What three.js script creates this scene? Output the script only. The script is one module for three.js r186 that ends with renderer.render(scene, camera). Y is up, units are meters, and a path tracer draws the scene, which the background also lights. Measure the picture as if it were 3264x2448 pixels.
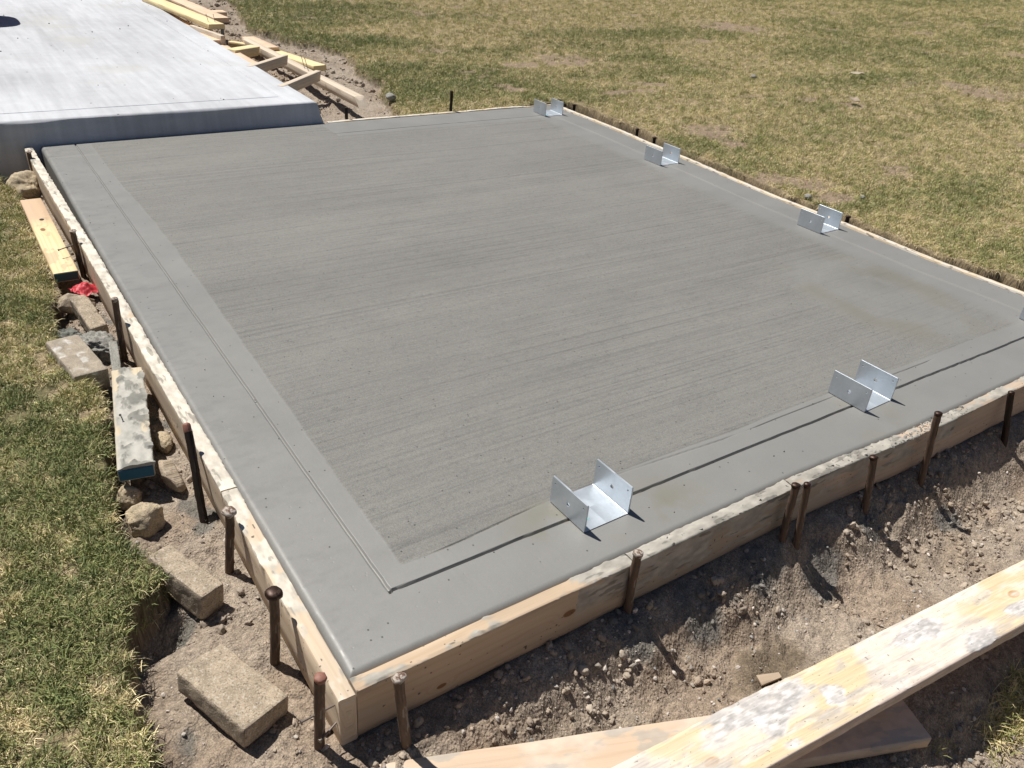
import * as THREE from 'three';
import { mergeGeometries, mergeVertices, toCreasedNormals } from 'three/addons/utils/BufferGeometryUtils.js';
import { RoundedBoxGeometry } from 'three/addons/geometries/RoundedBoxGeometry.js';

// ------------------------------------------------------------------ camera, sky, sun, exposure
const scene = new THREE.Scene();
const CAM = new THREE.Vector3(-0.4445, 1.42, 1.0747);
const camera = new THREE.PerspectiveCamera(49.58, 4 / 3, 0.05, 400);
camera.position.copy(CAM);
camera.up.set(0.23475, 0.85172, -0.46848);
camera.lookAt(CAM.clone().add(new THREE.Vector3(0.507295, -0.518453, -0.688373)));
const renderer = new THREE.WebGLRenderer({ antialias: true });
renderer.toneMapping = THREE.LinearToneMapping;
renderer.toneMappingExposure = 1.10;
renderer.shadowMap.enabled = true;

const SUN = new THREE.Vector3(-0.21, 1, -0.51).normalize();
const sun = new THREE.DirectionalLight(new THREE.Color().setRGB(1.0, 0.96, 0.895), 5.0);
sun.position.copy(SUN).multiplyScalar(30);
sun.castShadow = true;
sun.shadow.mapSize.set(4096, 4096);
Object.assign(sun.shadow.camera, { left: -14, right: 14, top: 14, bottom: -14, near: 1, far: 80 });
scene.add(sun, sun.target);

const SKY_K = 0.21;
{
  const w = 256, h = 128, d = new Float32Array(w * h * 4);
  for (let j = 0; j < h; j++) for (let i = 0; i < w; i++) {
    const el = ((j + 0.5) / h - 0.5) * Math.PI, az = ((i + 0.5) / w - 0.5) * 2 * Math.PI;
    const s = Math.max(0, Math.sin(el)), t = Math.pow(s, 0.5), o = (j * w + i) * 4;
    const dir = [Math.cos(el) * Math.cos(az), Math.sin(el), Math.cos(el) * Math.sin(az)];
    const c = Math.max(0, dir[0] * SUN.x + dir[1] * SUN.y + dir[2] * SUN.z);
    const glow = 0.35 * Math.pow(c, 8) + 0.5 * Math.pow(c, 60);
    const col = el < 0 ? [0.2, 0.18, 0.15] : [0.62 * (1 - t) + 0.13 * t + glow, 0.72 * (1 - t) + 0.27 * t + glow, 0.86 * (1 - t) + 0.60 * t + glow];
    for (let k = 0; k < 3; k++) d[o + k] = col[k] * SKY_K;
    d[o + 3] = 1;
  }
  const tx = new THREE.DataTexture(d, w, h, THREE.RGBAFormat, THREE.FloatType);
  tx.mapping = THREE.EquirectangularReflectionMapping; tx.magFilter = tx.minFilter = THREE.LinearFilter; tx.needsUpdate = true;
  scene.background = tx; scene.environment = tx;
}

// ------------------------------------------------------------------ helpers
function rng(seed) { let a = seed >>> 0; return () => { a = (a + 0x6D2B79F5) | 0; let t = Math.imul(a ^ (a >>> 15), 1 | a); t = (t + Math.imul(t ^ (t >>> 7), 61 | t)) ^ t; return ((t ^ (t >>> 14)) >>> 0) / 4294967296; }; }
function h2(x, y, s) { let h = (Math.imul(x, 374761393) + Math.imul(y, 668265263) + Math.imul(s, 1442695041)) | 0; h = Math.imul(h ^ (h >>> 13), 1274126177); return ((h ^ (h >>> 16)) >>> 0) / 4294967296; }
function n2(x, y, s = 0) {
  const xi = Math.floor(x), yi = Math.floor(y); let u = x - xi, v = y - yi; u = u * u * (3 - 2 * u); v = v * v * (3 - 2 * v);
  const a = h2(xi, yi, s), b = h2(xi + 1, yi, s), c = h2(xi, yi + 1, s), d = h2(xi + 1, yi + 1, s);
  return a + (b - a) * u + (c - a) * v + (a - b - c + d) * u * v;
}
function fbm(x, y, o = 4, s = 0) { let a = 0, k = 0.5, t = 0; for (let i = 0; i < o; i++) { a += k * n2(x, y, s + i * 17); t += k; k *= 0.5; x = x * 2.03 + 5.1; y = y * 2.03 + 1.7; } return a / t; }
function n3(x, y, z, s = 0) { const zi = Math.floor(z); let w = z - zi; w = w * w * (3 - 2 * w); return n2(x, y, s + zi * 101) * (1 - w) + n2(x, y, s + (zi + 1) * 101) * w; }
function fbm3(x, y, z, o, s) { let a = 0, k = 0.5, t = 0; for (let i = 0; i < o; i++) { a += k * n3(x, y, z, s + i * 31); t += k; k *= 0.5; x *= 2.1; y *= 2.1; z *= 2.1; } return a / t; }
const clamp = (x, a = 0, b = 1) => Math.min(b, Math.max(a, x));
const ss = (a, b, x) => { const t = clamp((x - a) / (b - a)); return t * t * (3 - 2 * t); };
const mix = (a, b, t) => a + (b - a) * t;
const mix3 = (a, b, t) => [mix(a[0], b[0], t), mix(a[1], b[1], t), mix(a[2], b[2], t)];
function interp(tab, x) { if (x <= tab[0][0]) return tab[0][1]; for (let i = 1; i < tab.length; i++) if (x <= tab[i][0]) { const t = (x - tab[i - 1][0]) / (tab[i][0] - tab[i - 1][0]); return mix(tab[i - 1][1], tab[i][1], t * t * (3 - 2 * t)); } return tab[tab.length - 1][1]; }
// photo pixel (3264 x 2448) to the point of its ray at height y
const RM = [[0.82918276, 0.23475064, -0.50729487], [0.07606016, 0.85171645, 0.51845341], [0.55377866, -0.46847756, 0.68837343]];
function ray(px, py) { const c = [(px - 1632) / 2650, -(py - 1224) / 2650, -1]; return new THREE.Vector3(...RM.map(r => r[0] * c[0] + r[1] * c[1] + r[2] * c[2])); }
function P(px, py, y = 0) { const d = ray(px, py); return d.multiplyScalar((y - CAM.y) / d.y).add(CAM); }
function above(base, px, py) { const d = ray(px, py), v = base.clone().sub(CAM); v.y = 0; return d.multiplyScalar(v.dot(v) / v.dot(d)).add(CAM); }
const dsp = 3264 / 2212;
const PD = (x, y, h) => P(x * dsp, y * dsp, h);

function tex(w, h, fn, { srgb = true, rep = true } = {}) {
  const d = new Uint8Array(w * h * 4);
  for (let j = 0; j < h; j++) for (let i = 0; i < w; i++) {
    const c = fn((i + 0.5) / w, (j + 0.5) / h, i, j), o = (j * w + i) * 4;
    if (typeof c === 'number') d[o] = d[o + 1] = d[o + 2] = clamp(c) * 255;
    else { d[o] = clamp(c[0]) * 255; d[o + 1] = clamp(c[1]) * 255; d[o + 2] = clamp(c[2]) * 255; }
    d[o + 3] = 255;
  }
  const t = new THREE.DataTexture(d, w, h); t.magFilter = THREE.LinearFilter; t.minFilter = THREE.LinearMipmapLinearFilter; t.generateMipmaps = true;
  t.wrapS = t.wrapT = rep ? THREE.RepeatWrapping : THREE.ClampToEdgeWrapping;
  if (srgb) t.colorSpace = THREE.SRGBColorSpace; t.needsUpdate = true; return t;
}
const taken = {};
function numbered(n) { if (taken[n] === undefined) { taken[n] = 0; return n; } taken[n]++; return n + '_' + String(taken[n]).padStart(3, '0'); }
function shade(o) { o.traverse(m => { if (m.isMesh) { m.castShadow = true; m.receiveShadow = true; } }); return o; }
function top(o, name, label, category, group) { o.name = numbered(name); o.userData.label = label; o.userData.category = category; if (group) o.userData.group = group; scene.add(shade(o)); return o; }
function struct(o, name, label) { o.name = numbered(name); o.userData.kind = 'structure'; if (label) o.userData.label = label; scene.add(shade(o)); return o; }
function stuff(o, name, label, category) { o.name = numbered(name); o.userData = { kind: 'stuff', label, category }; scene.add(o); o.castShadow = o.receiveShadow = true; return o; }
function part(name, geo, mat, parent) { const m = new THREE.Mesh(geo, mat); m.name = name; m.castShadow = m.receiveShadow = true; parent.add(m); return m; }
const std = o => new THREE.MeshStandardMaterial(o);

// tensor sheet: xp/zp are lists of [coordinate, height]; vertex height = min of both plus detail
function sheet(xp, zp, fn, uvs = 1, color) {
  const nx = xp.length, nz = zp.length, pos = new Float32Array(nx * nz * 3), uv = new Float32Array(nx * nz * 2), col = color ? new Float32Array(nx * nz * 3) : null, idx = [];
  for (let j = 0; j < nz; j++) for (let i = 0; i < nx; i++) {
    const k = j * nx + i, p = fn(xp[i][0], zp[j][0], Math.min(xp[i][1], zp[j][1]));
    pos.set(p, k * 3); uv[k * 2] = p[0] * uvs; uv[k * 2 + 1] = p[2] * uvs;
    if (col) col.set(color(p[0], p[1], p[2]), k * 3);
    if (i < nx - 1 && j < nz - 1) idx.push(k, k + nx, k + 1, k + 1, k + nx, k + nx + 1);
  }
  const g = new THREE.BufferGeometry(); g.setAttribute('position', new THREE.BufferAttribute(pos, 3)); g.setAttribute('uv', new THREE.BufferAttribute(uv, 2));
  if (col) g.setAttribute('color', new THREE.BufferAttribute(col, 3));
  g.setIndex(idx); g.computeVertexNormals(); return g;
}
function span(a, b, step) { const n = Math.max(1, Math.round((b - a) / step)), r = []; for (let i = 0; i < n; i++) r.push(a + (b - a) * i / n); return r; }

// ------------------------------------------------------------------ measured outlines
const rightEdge = z => interp([[-4, 3.448], [-3.36, 3.452], [-2.61, 3.432], [-1.74, 3.405], [-1.3, 3.412], [-0.88, 3.414], [-0.41, 3.445], [0, 3.47]], z);
const leftEdge = z => interp([[-4, 0.018], [-2.1, 0.003], [-0.8, -0.002], [0, 0]], z);
const nearEdge = x => interp([[0, 0], [0.56, -0.003], [1.41, -0.012], [2.0, 0.004], [2.7, -0.004], [3.5, -0.004]], x);
const lawnL = z => interp([[-3.9, -0.24], [-3.73, -0.22], [-3.5, -0.17], [-2.66, -0.19], [-2.27, -0.2], [-2.04, -0.25], [-1.72, -0.275], [-1.47, -0.2], [-1.09, -0.245], [-0.88, -0.29], [-0.74, -0.297], [-0.63, -0.235], [-0.55, -0.225], [-0.5, -0.305], [-0.47, -0.35], [-0.36, -0.362], [-0.13, -0.375], [0.1, -0.4], [1, -0.46]], z) + 0.022 * (n2(z * 22, 3, 5) - 0.5) + 0.012 * (n2(z * 60, 3, 6) - 0.5);
const lawnB = z => interp([[-12, 3.0], [-9.4, 2.73], [-7.5, 2.43], [-7, 2.52], [-6.6, 2.73], [-6.06, 2.76], [-5.33, 2.59], [-4.72, 2.45], [-4.27, 2.28], [-4.05, 2.2]], z) + 0.12 * (n2(z * 5, 8, 5) - 0.5) + 0.05 * (n2(z * 17, 8, 6) - 0.5);
const lawnR = z => rightEdge(z) + 0.085 + 0.11 * n2(z * 3.1, 1, 9) * n2(z * 1.1, 5, 9) + 0.03 * (n2(z * 14, 1, 19) - 0.5);

const BARE = [[2250, 430, 0.26], [2330, 470, 0.16], [2560, 596, 0.2], [2650, 640, 0.14], [3150, 305, 0.45], [3050, 280, 0.3], [2720, 345, 0.16], [2330, 85, 0.5], [1800, 190, 0.4], [2450, 575, 0.15]].map(([x, y, r]) => { const p = P(x, y, -0.01); return [p.x, p.z, r]; });
function bareAt(x, z) { let b = ss(0.71, 0.78, fbm(x * 1.7 + 2, z * 2.6, 4, 91)); for (const [bx, bz, r] of BARE) { const dx = x - bx, dz = z - bz; if (dx * dx + dz * dz < r * r * 4) b = Math.max(b, ss(1.15, 0.55, Math.hypot(dx, dz * 1.2) / r + 0.9 * (fbm(x * 6, z * 6, 3, 93) - 0.5))); } return b; }
// 1 = lawn, 0 = bare dirt
function lawnMask(x, z) {
  if (z > -4.02) {
    if (x < 0) { const e = lawnL(Math.min(z, 1)); const m = ss(0.006, -0.009, x - e); return z > 1.15 ? Math.max(m, ss(1.15, 1.3, z)) : m; }
    if (x > 3.3) return Math.max(z < 0.15 ? ss(-0.012, 0.012, x - lawnR(Math.min(0, z))) : ss(3.7, 3.75, x), ss(1.15, 1.3, z));
    if (z > 0) return ss(1.15, 1.3, z);
    return 0;
  }
  if (x < 1.62) return x < -0.1 && z > -4.0 ? 1 : 0;
  return ss(-0.018, 0.018, x - lawnB(z));
}
function ground(x, z) {
  const m = lawnMask(x, z), tilt = mix(mix(-0.082, -0.02, ss(-0.2, 2.2, x)), 0.008, ss(2.6, 3.45, x) * ss(-4.8, -3.9, z));
  let dirt;
  const rough = 0.022 * (fbm(x * 7, z * 7, 3, 41) - 0.5) + 0.012 * (fbm(x * 30, z * 30, 3, 43) - 0.5) + 0.007 * (n2(x * 95, z * 95, 44) - 0.5) + 0.02 * Math.pow(fbm(x * 19, z * 19, 3, 45), 3);
  if (z > 0.0) {
    const k = ss(-0.1, 0.45, x);
    dirt = -0.146 - 0.132 * k * ss(0.05, 0.25, z) + 0.018 * k * ss(0.27, 0.45, z) + 0.15 * ss(2.1, 2.5, x) * ss(0.3, 0.45, z) - 0.075 * ss(0.6, 0.75, z) * ss(1.0, 1.25, x) + rough * mix(0.8, 1.6, ss(0.05, 0.15, z));
  } else if (x < 0.1) { const e = lawnL(z), q = Math.hypot((x + 0.275) / 0.075, (z + 0.455) / 0.055), q2 = Math.hypot((x + 0.34) / 0.05, (z + 0.33) / 0.09); dirt = -0.155 + rough - 0.03 * ss(-3.6, -3.9, z) - 0.03 * ss(0.07, 0, x - e) * ss(0.3, 0.6, n2(z * 5, 2, 48)) - 0.085 * Math.exp(-q * q) - 0.04 * Math.exp(-q2 * q2); }
  else if (x > 3.3) dirt = -0.11 + rough;
  else dirt = -0.2;
  if (z < -4.02) dirt = (x > 1.62 ? -0.085 + 0.05 * (fbm(x * 3, z * 3, 3, 47) - 0.5) + 1.6 * rough : -0.17 + rough) - (x < 1.6 ? 0.1 : 0);
  const lawn = tilt + 0.03 * (fbm(x * 0.8, z * 0.8, 2, 51) - 0.5) + 0.012 * (fbm(x * 6, z * 6, 3, 53) - 0.5);
  return mix(dirt, lawn, m);
}
// patches of the lawn: 0 straw .. 1 green
function greenness(x, z) {
  let g = fbm(x * 0.9 + 3, z * 1.5, 4, 61) * 0.65 + fbm(x * 5, z * 6, 3, 63) * 0.25 - 0.05;
  if (x < 0) g = 0.5 + 1.5 * (fbm(x * 5, z * 4, 3, 65) - 0.5) + 0.9 * (fbm(x * 16, z * 16, 2, 66) - 0.5);
  else {
    g += 0.16 * ss(4.2, 2.6, x) * ss(-4.2, -5.2, z);                                   // greener strip beside the lumber
    g -= 0.20 * ss(5, 7, x) * ss(-6.5, -8, z) * ss(12, 10, x);                          // dry area
    g -= 0.08 * ss(0.5, 0, x - lawnR(z)) * ss(-4, -3.9, z);
  }
  return g;
}

// ------------------------------------------------------------------ ground sheet
const dirtDetail = tex(1024, 1024, (u, v) => {
  const x = u * 16, y = v * 16;
  let c = 0.78 + 0.30 * (fbm(x * 6, y * 6, 4, 71) - 0.5) + 0.26 * (n2(x * 32, y * 32, 72) - 0.5) + 0.16 * (h2((u * 1024) | 0, (v * 1024) | 0, 73) - 0.5);
  const sp = n2(x * 22, y * 22, 74); const w = sp > 0.86 ? 0.14 : 0;
  return [c + w, c + w * 0.95 - 0.01, c + w * 0.9 - 0.02];
}, {});
const dirtBump = tex(1024, 1024, (u, v) => 0.5 * fbm(u * 60, v * 60, 4, 75) + 0.35 * n2(u * 260, v * 260, 76) + 0.15 * h2((u * 1024) | 0, (v * 1024) | 0, 77), { srgb: false });
function groundColor(x, y, z) {
  const m = lawnMask(x, z);
  const a = fbm(x * 2.3, z * 2.3, 4, 81), b = fbm(x * 11, z * 11, 3, 83);
  let d = mix3([0.45, 0.365, 0.28], [0.56, 0.475, 0.385], ss(0.3, 0.7, a * 0.6 + b * 0.4));
  const red = ss(0.55, 0.72, fbm(x * 4 + 9, z * 4, 3, 85)); d = mix3(d, [0.46, 0.35, 0.255], red * 0.5);
  // lumps of dropped concrete and damp mud
  if (z > 0) {
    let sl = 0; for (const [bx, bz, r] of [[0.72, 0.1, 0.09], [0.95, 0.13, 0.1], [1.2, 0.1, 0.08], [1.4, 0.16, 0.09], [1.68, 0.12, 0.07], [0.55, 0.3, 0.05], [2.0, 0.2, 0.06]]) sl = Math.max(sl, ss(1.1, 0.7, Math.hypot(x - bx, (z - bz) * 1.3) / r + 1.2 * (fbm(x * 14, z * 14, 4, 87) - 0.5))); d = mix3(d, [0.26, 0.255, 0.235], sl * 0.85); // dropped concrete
    const damp = ss(0.10, 0.03, Math.hypot((x - 1.02) * 0.55, z - 0.3) + 0.10 * (fbm(x * 16, z * 16, 3, 88) - 0.5)); d = mix3(d, [0.20, 0.155, 0.10], damp * 0.8);
  } else if (x < 0) { const sl = ss(0.60, 0.72, fbm(x * 13, z * 9, 3, 89)); d = mix3(d, [0.22, 0.22, 0.2], sl * 0.8); }
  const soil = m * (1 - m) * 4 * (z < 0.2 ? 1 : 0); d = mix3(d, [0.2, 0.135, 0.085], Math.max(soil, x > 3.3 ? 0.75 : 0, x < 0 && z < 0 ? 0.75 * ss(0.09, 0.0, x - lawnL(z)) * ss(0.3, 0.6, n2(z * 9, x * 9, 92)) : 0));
  const g = ss(0.38, 0.62, greenness(x, z));
  let l = mix3([0.45, 0.36, 0.215], [0.27, 0.24, 0.115], g);
  const bare = x > 0 ? bareAt(x, z) : 0; l = mix3(l, [0.45, 0.34, 0.24], bare);
  return mix3(d, l, m);
}
{
  const xs = [...span(-60, -8, 6), ...span(-8, -1.2, 0.4), ...span(-1.2, -0.5, 0.05), ...span(-0.5, 0.02, 0.008), ...span(0.02, 2.3, 0.013), ...span(2.3, 3.0, 0.02), ...span(3.0, 3.44, 0.03), ...span(3.44, 3.72, 0.01), ...span(3.72, 6, 0.06), ...span(6, 14, 0.3), ...span(14, 60, 4), 60, 90].map(x => [x, 0]);
  const zs = [...span(-110, -30, 8), ...span(-30, -12, 1.5), ...span(-12, -8, 0.08), ...span(-8, -4.1, 0.03), ...span(-4.1, -3.9, 0.015), ...span(-3.9, -1.2, 0.016), ...span(-1.2, 0.0, 0.01), ...span(0, 0.95, 0.009), ...span(0.95, 1.5, 0.04), ...span(1.5, 8, 0.6), ...span(8, 60, 6), 60].map(z => [z, 0]);
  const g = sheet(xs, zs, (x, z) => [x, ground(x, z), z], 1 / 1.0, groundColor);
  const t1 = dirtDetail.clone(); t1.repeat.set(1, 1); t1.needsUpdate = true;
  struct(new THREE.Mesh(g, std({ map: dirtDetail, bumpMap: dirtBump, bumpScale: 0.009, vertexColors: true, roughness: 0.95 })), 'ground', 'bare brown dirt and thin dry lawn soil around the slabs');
}

// ------------------------------------------------------------------ new slab
const SW = 3.43, SD = 4.0;
const gL = z => 0.182 + 0.006 * ss(-1, -3.8, z) + 0.0025 * (n2(z * 5, 1, 101) - 0.5) + 0.0012 * (n2(z * 40, 1, 102) - 0.5);
const gN = x => -0.176 + 0.004 * (n2(x * 4, 1, 103) - 0.5) + 0.002 * (n2(x * 30, 1, 104) - 0.5);
const gR = z => rightEdge(z) - 0.195 + 0.006 * (n2(z * 4, 1, 105) - 0.5);
const gF = x => -3.765 + 0.004 * (n2(x * 4, 1, 106) - 0.5);
const groove = (d, w) => Math.min(1, 2.2 * Math.max(0, 1 - Math.abs(d) / w));
const scribe = x => -0.236 - 0.028 * ss(0.25, 0.8, x) + 0.02 * ss(0.9, 1.5, x) + 0.006 * (n2(x * 3, 1, 109) - 0.5);
function slabDetail(x, z) {
  let y = 0;
  const a = z < -0.168 ? groove(x - gL(z), 0.005) : 0, b = x > 0.178 && x < 3.26 ? groove(z - gN(x), 0.0045) : 0;
  const c = z < -0.17 && z > -3.77 ? groove(x - gR(z), 0.0026) : 0, d = x > 1.6 && x < 3.26 ? groove(z - gF(x), 0.0036) : 0;
  y -= 0.006 * a + 0.009 * b + 0.0045 * c + 0.006 * d;
  if (x > 0.25 && x < 2.45) y -= 0.0032 * groove(z - scribe(x), 0.0028) * ss(0.3, 0.5, n2(x * 7, 2, 110));
  y += 0.0022 * (fbm(x * 3, z * 3, 3, 107) - 0.5);
  return y;
}
function edgeRows(e0, e1, dir, r, drop, extra) { // rows from outside bottom to inner flat
  const rows = [[e0 - dir * 0.0, -drop], [e0, -drop * 0.5], [e0, -r]];
  for (let i = 1; i <= 5; i++) { const a = i / 5 * Math.PI / 2; rows.push([e0 + dir * r * (1 - Math.cos(a)), -r * (1 - Math.sin(a))]); }
  return rows;
}
{
  const r = 0.019, flat = a => a.map(v => [v, 0]);
  const band = c => span(c - 0.018, c + 0.018, 0.002);
  let xs = [...edgeRows(0, 0, 1, r, 0.12), ...flat([...span(r + 0.004, 0.164, 0.02), ...band(0.182), ...span(0.2, 3.2, 0.03), ...span(3.2, 3.27, 0.003), ...span(3.27, SW - r - 0.002, 0.02)]), ...edgeRows(SW, 0, -1, r, 0.12).reverse()];
  let zs = [...edgeRows(-SD, 0, 1, 0.003, 0.12), ...flat([...span(-SD + 0.01, -3.783, 0.03), ...band(-3.765), ...span(-3.747, -0.28, 0.025), ...span(-0.28, -0.222, 0.0016), ...span(-0.222, -0.194, 0.01), ...band(-0.176), ...span(-0.158, -r - 0.004, 0.016)]), ...edgeRows(0, 0, -1, r, 0.12).reverse()];
  const g = sheet(xs, zs, (x, z, y) => {
    const zz = z + nearEdge(x) * (1 + z / SD);
    const t = x / SW, X = x + leftEdge(z) * (1 - t) + (rightEdge(z) - SW) * t;
    return [X, y + (y > -0.001 ? slabDetail(X, zz) : 0.0015 * (n2(X * 30, zz * 30, 108) - 0.5)), zz];
  }, 1);
  const uv = g.attributes.uv, p = g.attributes.position;
  for (let i = 0; i < p.count; i++) uv.setXY(i, (p.getX(i) + 0.05) / 3.6, (p.getZ(i) + 4.1) / 4.2);
  const N = 2048;
  const bnd = (x, z) => { // 0 border (trowelled) .. 1 broomed
    const wl = 0.245 + 0.035 * ss(-0.3, -2.4, z) - 0.02 * ss(-2.6, -3.4, z), w = 0.006;
    let m = ss(wl - w, wl + w, x + 0.006 * (n2(z * 12, 1, 111) - 0.5));
    m *= ss(-0.236 + 0.004, -0.236 - 0.004, z - 0.03 * ss(0.25, 0.9, x) * -1 + 0.01 * (n2(x * 5, 1, 112) - 0.5));
    m *= ss(0, -0.12, x - (rightEdge(z) - 0.27) - 0.05 * (n2(z * 4, x * 2, 113) - 0.5));
    const inF = ss(1.6, 1.62, x + 0.0 * z); m *= 1 - inF * ss(-3.70, -3.72, z + 0.02 * (n2(x * 5, 1, 114) - 0.5));
    return m;
  };
  const broom = (x, z) => {
    const zz = z + 0.012 * Math.sin(x * 1.7 + 0.4) + 0.02 * (n2(x * 0.8, z * 2, 115) - 0.5);
    return 0.5 * n2(x * 0.5, zz * 156, 116) + 0.3 * n2(x * 1.4, zz * 165, 117) + 0.2 * n2(x * 14, zz * 150, 118);
  };
  const xy = (u, v) => [u * 3.6 - 0.05, v * 4.2 - 4.1];
  const BN = new Float32Array(N * N), BR = new Float32Array(N * N);
  for (let j = 0; j < N; j++) for (let i = 0; i < N; i++) { const [x, z] = xy((i + 0.5) / N, (j + 0.5) / N); BR[j * N + i] = broom(x, z); const q = Math.hypot(x - 2.8, (z + 0.72) * 0.75), sw = ss(0.38, 0.24, q + 0.06 * (n2(x * 5, z * 5, 146) - 0.5)); const bn = x > 0.35 && x < 2.9 && z < -0.35 && z > -3.6 ? 1 : bnd(x, z); BN[j * N + i] = bn * (1 - 0.6 * sw); if (sw > 0) BR[j * N + i] = mix(BR[j * N + i], 0.5 + 0.25 * Math.sin(q * 90 + 3 * n2(x * 6, z * 6, 147)) * n2(q * 40, Math.atan2(z + 0.72, x - 2.8) * 3 + 9, 148), sw * 0.8); }
  const map = tex(N, N, (u, v, i, j) => {
    const [x, z] = xy(u, v), m = BN[j * N + i], b = BR[j * N + i];
    const zz = z + 0.012 * Math.sin(x * 1.7 + 0.4);
    let c = [0.522, 0.518, 0.505];
    const big = fbm(x * 1.1, z * 2.2, 4, 121) - 0.5; const mid = fbm(x * 7, z * 11, 3, 122) - 0.5;
    const hh = h2(i, j, 123) - 0.5; let k = 1 + 0.12 * big + 0.06 * mid + 0.20 * hh;
    // broomed paste: dark dashes where the bristles dragged
    const dash = 0.55 * ss(0.55, 0.95, n2(x * 0.7, zz * 156, 124)) * (0.4 + 0.6 * n2(x * 20, zz * 90, 125)) + 1.0 * ss(0.70, 0.95, h2(i, j, 134) * 0.5 + 0.5 * n2(x * 60, zz * 150, 145));
    const cb = [0.458 * k, 0.453 * k, 0.437 * k].map(q => q * (1.03 + 0.11 * (b - 0.5) - 0.19 * dash));
    const line = ss(0.90, 0.99, n2(x * 0.5, zz * 60, 126)) * (0.4 + 0.6 * ss(0.3, 0.6, n2(x * 9, zz * 30, 127))); for (let q = 0; q < 3; q++) cb[q] *= 1 - 0.05 * line;
    k = 1 + 0.07 * big + 0.06 * mid + 0.03 * (h2(i, j, 128) - 0.5);
    const cs = [c[0] * k, c[1] * k, c[2] * k];
    let out = mix3(cs, cb, m);
    // yellowish damp ring where a patch was worked again
    const q = Math.hypot((x - 2.8) * 1.0, (z + 0.72) * 0.75), ring = q > 0.55 ? 0 : Math.exp(-Math.pow((q - 0.26 - 0.08 * (fbm(x * 4, z * 4, 3, 129) - 0.5)) / 0.07, 2)) * ss(0.25, 0.6, fbm(x * 5 + 3, z * 5, 3, 130));
    out = mix3(out, [0.45, 0.435, 0.385], ring * 0.42);
    const damp2 = q > 0.6 ? 0 : Math.exp(-Math.pow(Math.hypot(x - 2.93, (z + 0.85)) / 0.12, 2)) * fbm(x * 12, z * 12, 3, 131); out = mix3(out, [0.34, 0.33, 0.29], damp2 * 0.55);
    for (const [bx, bz] of [[0.68, -0.19], [1.86, -0.12], [0.95, -0.1]]) { const dd = Math.hypot(x - bx, (z - bz) * 1.5) / 0.13; if (dd > 2) continue; const e = Math.exp(-dd * dd) * ss(0.35, 0.6, fbm(x * 9, z * 9, 3, 132)); out = mix3(out, [0.47, 0.455, 0.38], e * 0.5); }
    const speck = h2(i >> 1, j >> 1, 133) > 0.9993 ? 0.45 : 1; return [out[0] * speck, out[1] * speck, out[2] * speck];
  }, { rep: false });
  const bump = tex(N, N, (u, v, i, j) => {
    const [x, z] = xy(u, v), m = BN[j * N + i], zz = z + 0.012 * Math.sin(x * 1.7 + 0.4), b = BR[j * N + i];
    const smooth = m > 0.99 ? 0 : 0.45 + 0.22 * (fbm(x * 70, z * 70, 3, 135) - 0.5) + 0.02 * (n2(x * 7, z * 130, 136) - 0.5) * ss(0.34, 0.2, x) + 0.14 * (n2(x * 120, z * 12, 143) - 0.5) * ss(0.2, 0.34, x) - (h2(i >> 1, j >> 1, 144) > 0.9985 ? 0.35 : 0);
    const deep = ss(0.55, 0.95, n2(x * 0.7, zz * 156, 124)) * 0.08;
    let r = mix(smooth, 0.22 + 0.5 * b - deep + 0.16 * h2(i, j, 137), m);
    const lip = m * (1 - m) * 4; r += 0.18 * lip * ss(0.4, 0.6, n2(x * 6, z * 6, 138)); return r;
  }, { srgb: false, rep: false });
  const rough = tex(1024, 1024, (u, v, i, j) => {
    const [x, z] = xy(u, v), m = BN[j * 2 * N + i * 2]; if (m > 0.99) return 0.78; if (Math.abs(x - gR(z)) < 0.012 || Math.abs(z - gF(x)) < 0.012) return 0.92;
    const wet = ss(0.45, 0.75, fbm(x * 26, z * 60, 3, 141)) * ss(0.3, 0.0, x) * 0.1;
    return mix(0.46 - wet + 0.14 * (fbm(x * 14, z * 14, 4, 142) - 0.5), 0.78, m);
  }, { srgb: false, rep: false });
  struct(new THREE.Mesh(g, std({ map, bumpMap: bump, bumpScale: 0.0010, roughnessMap: rough, roughness: 1 })), 'concrete_patio', 'freshly poured broom finished grey concrete slab with trowelled border and grooves');
}

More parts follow.
